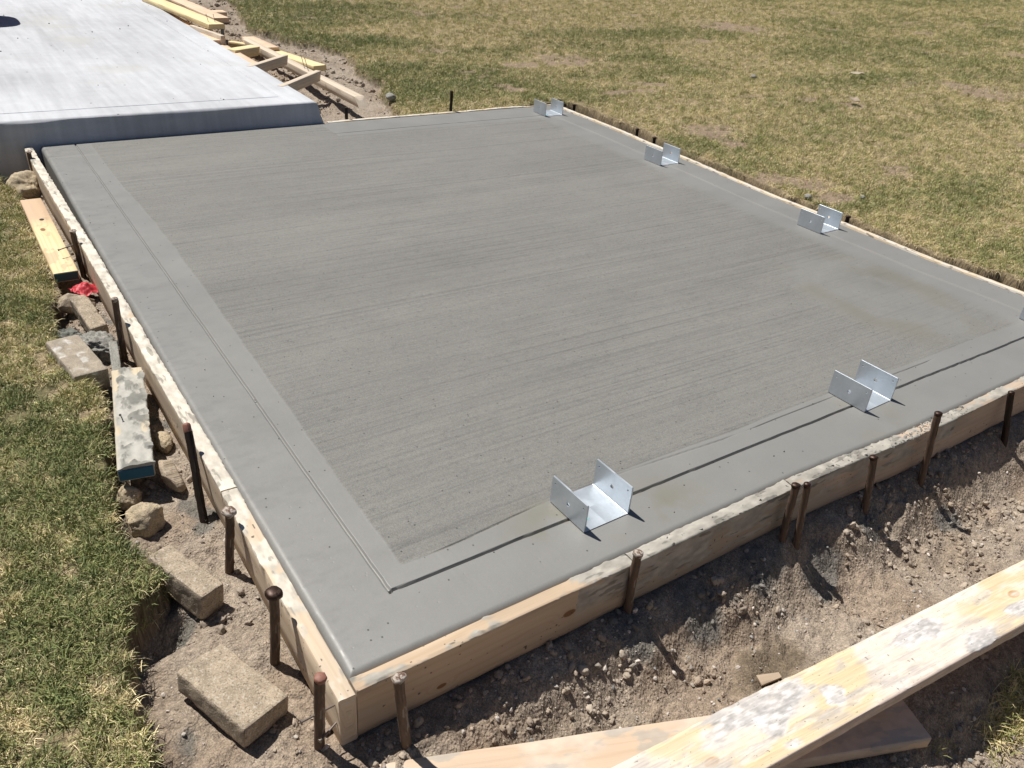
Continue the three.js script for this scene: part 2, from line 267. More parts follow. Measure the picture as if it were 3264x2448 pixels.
// ------------------------------------------------------------------ old slab
{
  const Y = 0.128, r = 0.024, X1 = 1.612, Z1 = -4.035;
  const rows = (e, dir) => { const a = [[e - dir * 0.036, -0.3 - Y], [e - dir * 0.03, -0.135], [e - dir * 0.016, -0.09], [e - dir * 0.008, -0.05], [e - dir * 0.003, -0.032], [e, -r]]; for (let i = 1; i <= 7; i++) { const t = i / 7 * Math.PI / 2; a.push([e + dir * r * (1 - Math.cos(t)), -r * (1 - Math.sin(t))]); } return a; };
  const gx = 1.43, gz = -4.215;
  const xs = [...span(-9, -1, 0.5), ...span(-1, 1.4, 0.04), ...span(1.4, 1.46, 0.003), ...span(1.46, 1.57, 0.02)].map(v => [v, 0]).concat(rows(X1, -1).reverse());
  const zs = [...span(-14, -9, 0.4), ...span(-9, -4.26, 0.05), ...span(-4.26, -4.17, 0.003), ...span(-4.17, -4.08, 0.02)].map(v => [v, 0]).concat(rows(Z1, -1).reverse());
  const g = sheet(xs, zs, (x, z, y) => {
    let d = 0; if (y > -0.001) { d -= 0.007 * groove(x - gx - 0.004 * (n2(z * 2, 1, 151) - 0.5), 0.005) * (z < gz ? 1 : 0) + 0.007 * groove(z - gz - 0.01 * (n2(x * 2, 1, 152) - 0.5), 0.005) * (x < gx ? 1 : 0); d += 0.004 * (fbm(x * 1.5, z * 1.5, 3, 153) - 0.5); } else d += 0.004 * (fbm(x * 14, (z + y) * 14, 3, 154) - 0.5);
    return [x + (y < -0.01 ? 0.008 * (n2(z * 5, y * 20, 155) - 0.5) : 0), Y + y + d, z + (y < -0.01 ? 0.01 * (n2(x * 4, y * 20, 156) - 0.5) : 0)];
  }, 1 / 4);
  { const uv = g.attributes.uv, p = g.attributes.position; for (let i = 0; i < p.count; i++) uv.setXY(i, p.getX(i) / 10 + 0.8, (p.getZ(i) + p.getY(i) * -1) / 10 + 1.35); }
  const map = tex(2048, 2048, (u, v, i, j) => {
    const x = u * 10, z = v * 10, pn = (a, b, o, s) => fbm(a, b, o, s);
    let k = 1 + 0.22 * (pn(x * 2, z * 1.2, 4, 161) - 0.5) + 0.12 * (pn(x * 40, z * 3, 3, 162) - 0.5) + 0.05 * (pn(x * 14, z * 20, 3, 163) - 0.5) + 0.03 * (h2(i, j, 164) - 0.5);
    k -= 0.05 * ss(0.8, 0.95, n2(x * 9, z * 0.7, 165)) * ss(0.4, 0.7, n2(x * 3, z * 1.3, 166));
    let c = [0.738 * k, 0.746 * k, 0.762 * k];
    const st = ss(0.63, 0.75, pn(x * 1.3 + 4, z * 1.3, 4, 167)); c = mix3(c, [0.70, 0.69, 0.66], st * 0.4);
    if (h2(i >> 1, j >> 1, 168) > 0.9998) c = [0.35, 0.35, 0.36];
    return c;
  }, {});
  struct(new THREE.Mesh(g, std({ map, roughness: 0.85, bumpMap: map, bumpScale: 0.003 })), 'old_concrete_slab', 'pale cured concrete slab one step higher than the new one');
}

// ------------------------------------------------------------------ wood
function knotWarp(um, vm, knots) { let w = 0, k = 0; for (const [ku, kv, r] of knots) { const d = Math.hypot((um - ku) * 0.55, vm - kv) / r; w += 2.6 * Math.exp(-d * d * 0.35); k = Math.max(k, ss(1.0, 0.7, d)); } return [w, k]; }
function wood(um, vm, s, o) { // sRGB colour of sawn softwood
  const [w, k] = knotWarp(um, vm, o.knots || []);
  const f = fbm(um * 1.3, vm * 16, 3, s) * 3.2 + w + vm * 34;
  const ring = 0.5 + 0.5 * Math.sin(f * 6.283), fine = n2(um * 16, vm * 900, s + 3), pat = fbm(um * 3, vm * 14, 3, s + 5);
  let c = mix3(o.light, o.dark, clamp(0.42 * Math.pow(ring, 3) + 0.35 * fine * fine + 0.6 * (pat - 0.4)));
  c = mix3(c, o.knot || [0.42, 0.27, 0.15], k * 0.75);
  return c;
}
// board: length along +x, width z, thickness y; uv: u along, v round the section (outer face z+, top, inner face, bottom)
function board(L, W, T, { r = 0.003, step = 0.03, n = 3, warp, disp, nt, taper, endSlant = 0 } = {}) {
  const sec = []; let v = 0; const hw = W / 2;
  const edges = [[hw, r, hw, T - r, nt || n], [hw - r, T, -hw + r, T, nt || n], [-hw, T - r, -hw, r, n], [-hw + r, 0, hw - r, 0, n]];
  const cs = [[hw - r, T - r], [-hw + r, T - r], [-hw + r, r], [hw - r, r]];
  for (let e = 0; e < 4; e++) {
    const [z0, y0, z1, y1, m] = edges[e]; for (let i = 0; i <= m; i++) sec.push([z0 + (z1 - z0) * i / m, y0 + (y1 - y0) * i / m]);
    const a0 = e * Math.PI / 2; for (let i = 1; i < 3; i++) { const a = a0 + i / 3 * Math.PI / 2; sec.push([cs[e][0] + r * Math.cos(a), cs[e][1] + r * Math.sin(a)]); }
  }
  sec.push([...sec[0]]);
  const vs = [0]; for (let i = 1; i < sec.length; i++) { v += Math.hypot(sec[i][0] - sec[i - 1][0], sec[i][1] - sec[i - 1][1]); vs.push(v); }
  const nu = Math.max(2, Math.round(L / step) + 1), ns = sec.length, pos = [], uv = [], idx = [];
  for (let i = 0; i < nu; i++) {
    const x = L * i / (nu - 1), wp = warp ? warp(x) : [0, 0], tp = taper ? taper(x) : 1;
    for (let j = 0; j < ns; j++) {
      let [z, y] = sec[j]; z *= tp; const q = Math.hypot(z / hw, (y - T / 2) / (T / 2)) || 1;
      const d = disp ? disp(x, vs[j] === v ? 0 : vs[j], v) : 0;
      let nz = 0, ny = 0; if (Math.abs(Math.abs(sec[j][0]) - hw) < r * 0.9) nz = Math.sign(sec[j][0]); if (Math.abs(sec[j][1] - T) < r * 0.9) ny = 1; if (sec[j][1] < r * 0.1) ny = -1;
      pos.push(x + endSlant * (i === nu - 1 || i === 0 ? (y / T - 0.5) : 0), y + wp[0] + ny * d, z + wp[1] + nz * d); uv.push(x / L, vs[j] / v);
      if (i < nu - 1 && j < ns - 1) { const k = i * ns + j; idx.push(k, k + 1, k + ns, k + 1, k + ns + 1, k + ns); }
    }
  }
  for (const e of [0, nu - 1]) {
    const c = pos.length / 3, o = e * ns; let cy = 0, cz = 0, cx = pos[o * 3]; const pts = [];
    for (let j = 0; j < ns - 1; j++) { pts.push([pos[(o + j) * 3], pos[(o + j) * 3 + 1], pos[(o + j) * 3 + 2]]); cy += pts[j][1]; cz += pts[j][2]; cx += 0; }
    pos.push(pts.reduce((a, q) => a + q[0], 0) / pts.length, cy / pts.length, cz / pts.length); uv.push(e ? 0.98 : 0.02, 0.5);
    for (const q of pts) { pos.push(...q); uv.push(0.5 + q[2] * 0.5 / L, 0.06 + q[1] * 2.2); }
    for (let j = 0; j < pts.length; j++) { const a = c + 1 + j, b = c + 1 + (j + 1) % pts.length; if (e) idx.push(c, a, b); else idx.push(c, b, a); }
  }
  const g = new THREE.BufferGeometry(); g.setAttribute('position', new THREE.Float32BufferAttribute(pos, 3)); g.setAttribute('uv', new THREE.Float32BufferAttribute(uv, 2)); g.setIndex(idx);
  const gg = toCreasedNormals(g, 0.9); return gg;
}
function woodTex(w, h, L, W, T, s, o, over) { const per = 2 * (W + T); return tex(w, h, (u, v, i, j) => { let c = wood(u * L + s, v * per, s, o); if (over) c = over(c, u * L, v * per, u, v, i, j); return c; }, {}); }
const PALE = { light: [0.83, 0.735, 0.605], dark: [0.70, 0.585, 0.455] };
const YEL = { light: [0.93, 0.855, 0.68], dark: [0.86, 0.745, 0.53] };
const PINK = { light: [0.89, 0.785, 0.68], dark: [0.80, 0.67, 0.55] };
const ROUGHW = 0.82;
// put a board between two points (end centres of its underside)
function lay(m, A, B, roll = 0) {
  const x = B.clone().sub(A).normalize(), z = new THREE.Vector3().crossVectors(x, new THREE.Vector3(0, 1, 0)).normalize(), y = new THREE.Vector3().crossVectors(z, x);
  if (roll) { const q = new THREE.Quaternion().setFromAxisAngle(x, roll); y.applyQuaternion(q); z.applyQuaternion(q); }
  m.position.copy(A); m.quaternion.setFromRotationMatrix(new THREE.Matrix4().makeBasis(x, y, z)); return m;
}
const nailMat = std({ color: new THREE.Color().setRGB(0.2, 0.17, 0.15), metalness: 0.6, roughness: 0.5 });
function nail(parent, A, B, r = 0.0019) {
  const L = A.distanceTo(B), sh = new THREE.CylinderGeometry(r, r, L, 8), hd = new THREE.CylinderGeometry(r * 2.3, r * 2.3, 0.0016, 12); hd.translate(0, L / 2, 0);
  const m = part('nail', mergeGeometries([sh, hd]), nailMat, parent); m.position.copy(A).add(B).multiplyScalar(0.5); m.quaternion.setFromUnitVectors(new THREE.Vector3(0, 1, 0), B.clone().sub(A).normalize()); return m;
}

// ---- form boards
const BT = 0.038, BH = 0.142;
// near side: three boards; sections cleaned or crusted with splashed concrete
function crust(x, v, s, amt) { // 0..1 concrete on the wood; v metres from outer bottom edge
  const onTop = ss(BH - 0.012, BH + 0.004, v) * ss(BH + BT + 0.01, BH + BT, v), face = ss(BH - 0.1, BH - 0.005, v) * ss(BH + 0.002, BH - 0.002, v);
  const n = fbm(x * 9, v * 22, 4, s), f2 = fbm(x * 22, v * 40, 3, s + 4);
  if (amt > 0.9 && v < BH) return clamp(ss(0.012, 0.05, v + 0.05 * (f2 - 0.5)) * ss(0.30, 0.42, n));
  return clamp(onTop * ss(0.62 - 0.5 * amt, 0.72 - 0.5 * amt, n * 0.7 + f2 * 0.3) + (amt > 0.5 ? (face * 0.8 + ss(0.015, 0.09, v) * ss(BH, BH - 0.01, v) * 0.75) * ss(0.60 - 0.45 * amt, 0.68 - 0.45 * amt, n) : 0));
}
function formBoard(name, label, L, amt, s, palette, crustCol, group, warp, faceDirt = 0) {
  const amtf = typeof amt === 'function' ? amt : () => amt;
  const map = woodTex(Math.min(2048, Math.max(512, Math.round(L * 620))), 256, L, BT, BH, s, palette, (c, x, v, u, vv, i, j) => {
    const k = crust(x, v, s, amtf(x)), sp = h2(i >> 1, j >> 1, s + 9) > 0.9985 || (n2(x * 70, v * 120, s + 7) > 0.93 && n2(x * 6, v * 9, s + 8) > 0.5) ? 0.55 : 1;
    c = c.map(q => q * (0.93 + 0.14 * fbm(x * 5, v * 18, 3, s + 11)) * sp);
    const film = ss(0.5, 0.75, fbm(x * 2.4, v * 9, 3, s + 13)) * faceDirt; c = mix3(c, [0.55, 0.53, 0.49], film);
    const q = 0.80 + 0.36 * fbm(x * 34, v * 60, 4, s + 12) - 0.22 * ss(0.62, 0.7, fbm(x * 16, v * 70, 4, s + 14)); return mix3(c, crustCol.map(a => a * q), k);
  });
  const g = board(L, BT, BH, { r: 0.004, step: 0.008, n: 3, nt: 10, warp, disp: (x, v) => 0.0016 * (fbm(x * 8, v * 20, 2, s + 20) - 0.5) + crust(x, v, s, amtf(x)) * (0.0003 + 0.0045 * Math.pow(fbm(x * 60, v * 80, 3, s + 21), 1.6)) });
  const m = new THREE.Mesh(g, std({ map, roughness: ROUGHW, bumpMap: map, bumpScale: 0.0012 }));
  return top(m, name, label, 'board', group);
}
const GREYC = [0.655, 0.635, 0.595], WHITEC = [0.84, 0.805, 0.745];
function nearBoard(name, label, x0, x1, amt, s, pal, fd) {
  const L = x1 - x0, m = formBoard(name, label, L, amt, s, pal, GREYC, 'form boards round the new slab', x => [0.003 * (n2((x + x0) * 2, 1, 300) - 0.5), nearEdge(x + x0)], fd);
  m.position.set(x0, -BH + 0.001, 0.0025 + BT / 2); return m;
}
nearBoard('form_board', 'tan form board butted into the corner, clean wood under light splashes', 0.0, 0.742, x => 0.05 + 0.75 * ss(0.4, 0.7, x), 201, { light: [0.75, 0.665, 0.565], dark: [0.69, 0.595, 0.49], knots: [[201.55, 0.07, 0.012], [201.2, 0.03, 0.008]] }, 0.35);
nearBoard('form_board', 'short form board caked with grey concrete between two rusty stakes', 0.746, 1.352, 0.98, 202, { light: [0.68, 0.62, 0.545], dark: [0.61, 0.545, 0.475] }, 0.85);
nearBoard('form_board', 'long pinkish form board beyond the paired stakes, concrete along its top', 1.356, 3.52, x => 0.62 - 0.2 * ss(0.3, 1.2, x), 203, { light: [0.745, 0.67, 0.595], dark: [0.68, 0.595, 0.515] }, 0.55);
{ // left side, two boards, length along -z
  const mk = (label, z0, z1, amt, s) => {
    const L = z0 - z1, m = formBoard('form_board', label, L, amt, s, { light: [0.83, 0.755, 0.66], dark: [0.76, 0.67, 0.56] }, WHITEC, 'form boards round the new slab', x => [0.004 * (n2((z0 - x) * 2, 1, 301) - 0.5), -leftEdge(z0 - x)], 0.12);
    m.rotation.y = -Math.PI / 2; // +x -> +z ; flip so that outer face looks to -x
    m.rotation.y = Math.PI / 2; m.position.set(-0.0025 - BT / 2, -BH + 0.001, z0); return m;
  };
  mk('pale form board running out past the slab corner with whitish top', 0.043, -0.7, x => 0.1 + 0.45 * ss(0.25, 0.7, x), 211);
  mk('pale form board with chalky white top beside pavers and rocks', -0.704, -3.985, 0.9, 212);
}
{ // far and right: only thin tops show
  const thin = (label, L, s, warp) => {
    const T = 0.12, W = 0.03;
    const map = woodTex(1024, 128, L, W, T, s, { light: [0.86, 0.80, 0.70], dark: [0.76, 0.67, 0.55] }, (c, x, v, u, vv, i, j) => { const k = ss(0.35, 0.65, fbm(x * 14, v * 40, 3, s)); c = mix3(c, [0.83, 0.80, 0.75], k); const dk = ss(0.72, 0.78, fbm(x * 30, v * 90, 2, s + 2)); return mix3(c, [0.45, 0.42, 0.38], dk * 0.7); });
    const g = board(L, W, T, { r: 0.005, step: 0.012, n: 2, nt: 6, warp, disp: (x, v) => 0.003 * (fbm(x * 26, v * 40, 3, s + 5) - 0.5) });
    return top(new THREE.Mesh(g, std({ map, roughness: 0.85 })), 'form_board', label, 'board', 'form boards round the new slab');
  };
  const f = thin('thin form board between the new slab and the dirt with old lumber', 1.83, 221, x => [0.004 * (n2(x * 3, 1, 302) - 0.5), 0.008 * (n2(x * 1.5, 1, 303) - 0.5)]); f.position.set(1.665, -0.116, -4.018);
  const r = thin('thin wavy form board along the edge of the dry lawn', 4.05, 222, x => [0.004 * (n2(x * 3, 1, 304) - 0.5), rightEdge(0.05 - x) - 3.43]); r.rotation.y = Math.PI / 2; r.position.set(3.43 + 0.018, -0.116, 0.05);
}

// ------------------------------------------------------------------ steel stakes
const rust = tex(256, 256, (u, v) => { const a = fbm(u * 14, v * 20, 4, 401), b = fbm(u * 40, v * 50, 3, 402); let c = mix3([0.31, 0.26, 0.225], [0.45, 0.375, 0.315], a); c = mix3(c, [0.52, 0.36, 0.25], ss(0.6, 0.75, b) * 0.6); c = mix3(c, [0.62, 0.59, 0.55], ss(0.6, 0.7, fbm(u * 7 + 4, v * 12, 4, 403)) * 0.7); for (const du of [0.25, 0.62]) { const d = Math.hypot((u - du) * 0.07, ((v * 8) % 1 - 0.5) * 0.05); if (d < 0.0035) c = [0.08, 0.06, 0.05]; } return c; }, {});
const rustMat = std({ map: rust, roughness: 0.75, metalness: 0.25, bumpMap: rust, bumpScale: 0.001 });
const darkSteel = std({ map: rust, color: 0x77706a, roughness: 0.6, metalness: 0.4 });
const mortarTex0 = tex(128, 128, (u, v) => { const a = fbm(u * 9, v * 9, 4, 411); return mix3([0.45, 0.36, 0.31], [0.80, 0.78, 0.75], ss(0.35, 0.6, a)); }, {});
const headMat = std({ color: new THREE.Color().setRGB(0.34, 0.26, 0.23), roughness: 0.45, metalness: 0.5, map: rust });
const capGrey = std({ map: mortarTex0, color: new THREE.Color().setRGB(0.75, 0.7, 0.66), roughness: 0.85 });
const capRed = std({ color: new THREE.Color().setRGB(0.27, 0.12, 0.085), roughness: 0.6 });
function stake(B, T, label, { r = 0.011, head = 1.25, cap = headMat, seed = 1, body = rustMat, hh = 0.012, group = 'steel form stakes' } = {}) {
  const R = rng(seed * 77 + 5), g = new THREE.Group(), up = T.clone().sub(B), L = up.length(); const bury = 0.26;
  const pts = []; pts.push(new THREE.Vector2(0.001, -bury), new THREE.Vector2(r * 0.9, -bury + 0.02)); for (let i = 0; i <= 30; i++) pts.push(new THREE.Vector2(r * (1 + 0.06 * (R() - 0.5)), -bury + 0.03 + (L + bury - 0.03 - hh) * i / 30));
  const sh = new THREE.LatheGeometry(pts, 16); const p = sh.attributes.position; for (let i = 0; i < p.count; i++) { const y = p.getY(i); p.setX(i, p.getX(i) + 0.0015 * Math.sin(y * 18 + seed)); p.setXYZ(i, p.getX(i) * (1 + 0.2 * (n2(y * 130, i * 0.9, seed) - 0.5)), y, p.getZ(i) * (1 + 0.2 * (n2(y * 130, i * 0.9 + 9, seed) - 0.5))); } sh.computeVertexNormals();
  part('shaft', sh, body, g);
  const R2 = r * head, hp = [[r * 0.8, L - hh - 0.004], [r * 1.02, L - hh], [R2, L - hh * 0.6], [R2 * 0.98, L - hh * 0.25], [R2 * 0.8, L - 0.001], [R2 * 0.4, L + 0.001], [0.0005, L + 0.001]].map(q => new THREE.Vector2(...q));
  const hg = new THREE.LatheGeometry(hp, 18), q = hg.attributes.position; for (let i = 0; i < q.count; i++) { const a = Math.atan2(q.getZ(i), q.getX(i)), k = 1 + 0.32 * (n2(Math.cos(a) * 2 + 3, Math.sin(a) * 2 + 3, seed + 3) - 0.5) * (head > 1.1 ? 1 : 0.2); q.setX(i, q.getX(i) * k); q.setZ(i, q.getZ(i) * k); } hg.computeVertexNormals();
  part('head', hg, cap, g);
  g.position.copy(B); g.quaternion.setFromUnitVectors(new THREE.Vector3(0, 1, 0), up.normalize());
  return top(g, 'form_stake', label, 'stake', group);
}
function stakePx(tx, ty, bx, by, side, label, o = {}) {
  let B = PD(bx, by, o.y ?? -0.146); if (side === 'L') B.x = Math.min(B.x, -0.056); if (side === 'N') B.z = Math.max(B.z, nearEdge(B.x) + 0.056);
  let T = o.T || above(B, tx * dsp, ty * dsp);
  if (side === 'L') T.x = Math.min(T.x, -0.056); if (side === 'N') T.z = Math.max(T.z, nearEdge(T.x) + 0.0545);
  return stake(B, T, label, o);
}
stakePx(75, 325, 88, 400, 'L', 'rusty stake at the form end tucked against the old slab', { seed: 1, head: 1.5, cap: capGrey, hh: 0.008 });
const stNail = stakePx(157, 497, 180, 595, 'L', 'rusty stake with a nail, beside the yellow board with a blue end', { seed: 2, head: 1.35, cap: capGrey, hh: 0.007 });
stakePx(247, 643, 270, 775, 'L', 'rusty stake with flat grey top next to the concrete rubble', { seed: 3, head: 1.05, cap: capGrey });
stakePx(420, 920, 443, 1130, 'L', 'tall dark stake with red painted tip leaning on the pale form', { seed: 4, head: 1.0, cap: capRed, hh: 0.024, body: darkSteel, T: new THREE.Vector3(-0.056, 0.085, -0.93) });
stakePx(495, 1100, 497, 1230, 'L', 'rusty stake with hammered head, next after the red tipped one', { seed: 5, head: 1.62, hh: 0.018, cap: capGrey });
stakePx(592, 1275, 594, 1428, 'L', 'rusty stake with round shiny mushroomed head at the pale form', { seed: 6, head: 1.72, hh: 0.02 });
const stCorner = stakePx(692, 1460, 688, 1620, 'L', 'rusty stake nailed at the protruding board end of the corner', { seed: 7, head: 1.15, cap: capRed });
stakePx(862, 1460, 876, 1610, 'N', 'stake with crusty grey cap just round the corner on tan board', { seed: 8, head: 1.3, cap: capGrey });
stakePx(1378, 1190, 1355, 1320, 'N', 'stake with whitish flat top where the caked board begins', { seed: 9, head: 1.15, cap: capGrey });
stakePx(1720, 1045, 1690, 1165, 'N', 'leaning rusty stake, front one of a crossed pair', { seed: 10, head: 1.2, T: undefined });
stakePx(1744, 1043, 1722, 1168, 'N', 'rusty stake standing behind the leaning one of a pair', { seed: 11, head: 1.0, r: 0.01 });
stakePx(1888, 985, 1870, 1092, 'N', 'short stake beside spilled concrete on the pinkish form board', { seed: 12, head: 1.2 });
stakePx(2028, 890, 1990, 1035, 'N', 'taller tilted stake rising above the pinkish form board', { seed: 13, head: 1.1 });
stakePx(2185, 845, 2170, 945, 'N', 'dark stake farthest along the pinkish form board', { seed: 14, head: 1.0, body: darkSteel });
for (const [x, z, h, label, sd] of [[1.812, -4.052, 0.075, 'short black stake near the old slab corner and lumber', 21], [2.595, -4.052, 0.135, 'tall black stake standing in grass behind the new slab', 22], [3.50, -4.0, 0.035, 'dark stake at the far slab corner behind a post bracket', 23], [3.535, -3.86, 0.03, 'dark stake in the gap close to the far corner bracket', 24], [3.515, -3.13, 0.04, 'dark stake in the gap, first of two near a bracket', 25], [3.512, -2.95, 0.03, 'stubby stake in the gap right behind a bracket', 26], [3.475, -1.38, 0.03, 'stubby dark stake between the wavy form and the lawn', 27]])
  stake(new THREE.Vector3(x, -0.12, z), new THREE.Vector3(x + 0.006, h, z - 0.01), label, { seed: sd, head: sd > 22 ? 1.4 : 1.0, body: darkSteel, cap: sd > 22 ? headMat : darkSteel, hh: 0.01, r: 0.0105 });
// nails that hold the stakes
{
  const inv = o => { o.updateMatrixWorld(true); return o.matrixWorld.clone().invert(); };
  const put = (st, A, B) => { const i = inv(st); nail(st, A.applyMatrix4(i), B.applyMatrix4(i), 0.0022); };
  const c = stCorner.position;
  put(stCorner, new THREE.Vector3(-0.03, -0.035, 0.02), new THREE.Vector3(-0.115, -0.028, 0.03));
  put(stCorner, new THREE.Vector3(-0.03, -0.085, 0.02), new THREE.Vector3(-0.085, -0.09, 0.045));
  const s = stNail.position; put(stNail, new THREE.Vector3(-0.03, -0.005, s.z - 0.02), new THREE.Vector3(-0.13, -0.012, s.z + 0.02));
}

// ------------------------------------------------------------------ galvanised post brackets
const galv = tex(256, 256, (u, v) => { const cx = u * 46, cy = v * 46; let best = 9, id = 0; for (let a = -1; a <= 1; a++) for (let b = -1; b <= 1; b++) { const i = Math.floor(cx) + a, j = Math.floor(cy) + b, d = Math.hypot(i + h2(i, j, 501) - cx, j + h2(i, j, 502) - cy); if (d < best) { best = d; id = h2(i, j, 503); } } const k = 0.80 + 0.02 * id + 0.10 * (fbm(u * 5, v * 5, 4, 504) - 0.5); return [k * 0.965, k, k * 1.035]; }, {});
const galvR = tex(256, 256, (u, v) => 0.34 + 0.24 * fbm(u * 6, v * 6, 4, 505), { srgb: false });
const galvMat = std({ map: galv, roughnessMap: galvR, roughness: 1, metalness: 0.68 });
function bracket() {
  const W = 0.155, D = 0.145, H = 0.09, t = 0.0042, g = new THREE.Group();
  const s = new THREE.Shape(); const c = 0.002; s.moveTo(-D / 2 + c, 0.0055); s.lineTo(D / 2 - c, 0.0055); s.lineTo(D / 2, 0.008); s.lineTo(D / 2, H - c); s.lineTo(D / 2 - c, H); s.lineTo(-D / 2 + c, H); s.lineTo(-D / 2, H - c); s.lineTo(-D / 2, 0.008); s.closePath();
  const hole = (x, y, r) => { const p = new THREE.Path(); p.absarc(x, y, r, 0, Math.PI * 2, true); s.holes.push(p); };
  hole(0, H * 0.5, 0.0065); hole(-D / 2 + 0.014, H - 0.017, 0.003); hole(D / 2 - 0.014, H - 0.017, 0.003);
  const side = new THREE.ExtrudeGeometry(s, { depth: t, bevelEnabled: true, bevelSize: 0.0005, bevelThickness: 0.0005, bevelSegments: 1, curveSegments: 14 }); side.rotateY(Math.PI / 2);
  { const uv = side.attributes.uv; for (let i = 0; i < uv.count; i++) uv.setXY(i, uv.getX(i) * 3, uv.getY(i) * 3); }
  const a = part('side_plate', side, galvMat, g); a.position.x = -W / 2;
  const b = part('side_plate', side, galvMat, g); b.position.x = W / 2 - t;
  const sh = new THREE.Shape(); const rr = 0.005, hw = W / 2; // base with bent corners, section in x-y
  sh.moveTo(-hw, 0.006); sh.absarc(-hw + 0.006, 0.006, 0.006, Math.PI, 1.5 * Math.PI); sh.lineTo(hw - 0.006, 0); sh.absarc(hw - 0.006, 0.006, 0.006, 1.5 * Math.PI, 2 * Math.PI); sh.lineTo(hw - t, 0.007); sh.quadraticCurveTo(hw - t, t, hw - t - 0.004, t); sh.lineTo(-hw + t + 0.004, t); sh.quadraticCurveTo(-hw + t, t, -hw + t, 0.007); sh.closePath();
  const base = new THREE.ExtrudeGeometry(sh, { depth: D - 0.001, bevelEnabled: false, curveSegments: 6 }); base.translate(0, 0, -(D - 0.001) / 2);
  { const uv = base.attributes.uv; for (let i = 0; i < uv.count; i++) uv.setXY(i, uv.getX(i) * 3, uv.getY(i) * 3); }
  // top of base gets its own uv so that the spangle shows
  { const p = base.attributes.position, uv = base.attributes.uv, nn = base.attributes.normal; for (let i = 0; i < p.count; i++) if (Math.abs(nn.getY(i)) > 0.5) uv.setXY(i, p.getX(i) * 3, p.getZ(i) * 3); }
  part('base_plate', base, galvMat, g);
  return g;
}
const br0 = bracket();
[[0.777, -0.187, 0.02, 'steel post bracket with a turquoise mark on its base'], [1.972, -0.205, 0.03, 'steel post bracket on the near groove facing the spilled concrete'], [3.243, -1.393, 0.03, 'steel post bracket beside the stubby stake on the wavy form'], [3.243, -2.59, 0.02, 'steel post bracket with two stakes behind it at the lawn'], [3.252, -3.80, 0.0, 'steel post bracket at the far slab corner'], [3.250, -0.215, 0.04, 'steel post bracket at the corner where caulk-straight grooves meet']].forEach(([x, z, ry, label], i) => {
  const b = i ? br0.clone() : br0; if (i === 5) label = 'steel post bracket at the corner between near and wavy forms'; b.position.set(x, -0.0012, z); b.rotation.y = ry; top(b, 'post_bracket', label, 'bracket', 'galvanised post brackets on the slab');
  if (i === 0) { const s = new THREE.Shape(); const R = rng(9); for (let k = 0; k < 14; k++) { const a = k / 14 * 6.283, r = 0.011 * (0.6 + 0.6 * R()); (k ? s.lineTo : s.moveTo).call(s, Math.cos(a) * r * 1.5, Math.sin(a) * r); } s.closePath(); const g = new THREE.ExtrudeGeometry(s, { depth: 0.0003, bevelEnabled: false }); g.rotateX(-Math.PI / 2); const m = part('paint_mark', g, std({ color: new THREE.Color().setRGB(0.12, 0.62, 0.58), roughness: 0.6 }), b); m.position.set(-0.045, 0.0043, 0.03); }
});

// ------------------------------------------------------------------ rocks and pavers
function rockGeo(seed, sx, sy, sz, { amp = 0.35, det = 5, fac = 0.5, fine = 0.06 } = {}) {
  let g = new THREE.IcosahedronGeometry(1, Math.round(det * 3)); g.deleteAttribute('normal'); g.deleteAttribute('uv'); g = mergeVertices(g, 1e-5);
  const R = rng(seed), pl = []; for (let i = 0; i < 9; i++) { const v = new THREE.Vector3(R() - 0.5, R() - 0.5, R() - 0.5).normalize(); pl.push([v, 0.62 + 0.3 * R()]); }
  const p = g.attributes.position, v = new THREE.Vector3();
  for (let i = 0; i < p.count; i++) {
    v.fromBufferAttribute(p, i); let k = 1; for (const [n, d] of pl) { const c = v.dot(n); if (c > 0) k = Math.min(k, mix(1, d / Math.max(d, c), fac)); }
    k *= 1 + amp * (fbm3(v.x * 1.4 + seed, v.y * 1.4, v.z * 1.4, 3, seed) - 0.5) + fine * (fbm3(v.x * 7, v.y * 7, v.z * 7, 3, seed + 5) - 0.5);
    p.setXYZ(i, v.x * k * sx, v.y * k * sy, v.z * k * sz);
  }
  const uv = new Float32Array(p.count * 2); for (let i = 0; i < p.count; i++) { uv[i * 2] = (p.getX(i) + p.getY(i) * 0.7) * 5; uv[i * 2 + 1] = (p.getZ(i) - p.getY(i) * 0.7) * 5; } g.setAttribute('uv', new THREE.BufferAttribute(uv, 2));
  g.computeVertexNormals(); return g;
}
function stoneTex(s, base, spot, k1 = 0.25) { return tex(512, 512, (u, v, i, j) => { const a = fbm(u * 9, v * 9, 4, s), b = n2(u * 120, v * 120, s + 2); let c = base.map(q => q * (0.85 + 0.3 * a) * (0.9 + 0.2 * b)); const g = n2(u * 75, v * 75, s + 4); if (g > 0.74) c = mix3(c, spot, k1 + 0.5 * h2((u * 75) | 0, (v * 75) | 0, s)); if (g < 0.14) c = c.map(q => q * 0.78); return c.map(q => q * (0.95 + 0.1 * h2(i, j, s + 6))); }, {}); }
const tanRock = stoneTex(601, [0.70, 0.635, 0.53], [0.80, 0.75, 0.66]), paverTex = stoneTex(611, [0.645, 0.585, 0.505], [0.79, 0.755, 0.70]), mortarTex = stoneTex(621, [0.57, 0.56, 0.53], [0.70, 0.69, 0.66]);
const darkMortarTex = stoneTex(631, [0.43, 0.435, 0.41], [0.56, 0.56, 0.53]);
const rockMat = std({ map: tanRock, roughness: 0.92, bumpMap: tanRock, bumpScale: 0.003 }), paverMat = std({ map: paverTex, roughness: 0.92, bumpMap: paverTex, bumpScale: 0.003 });
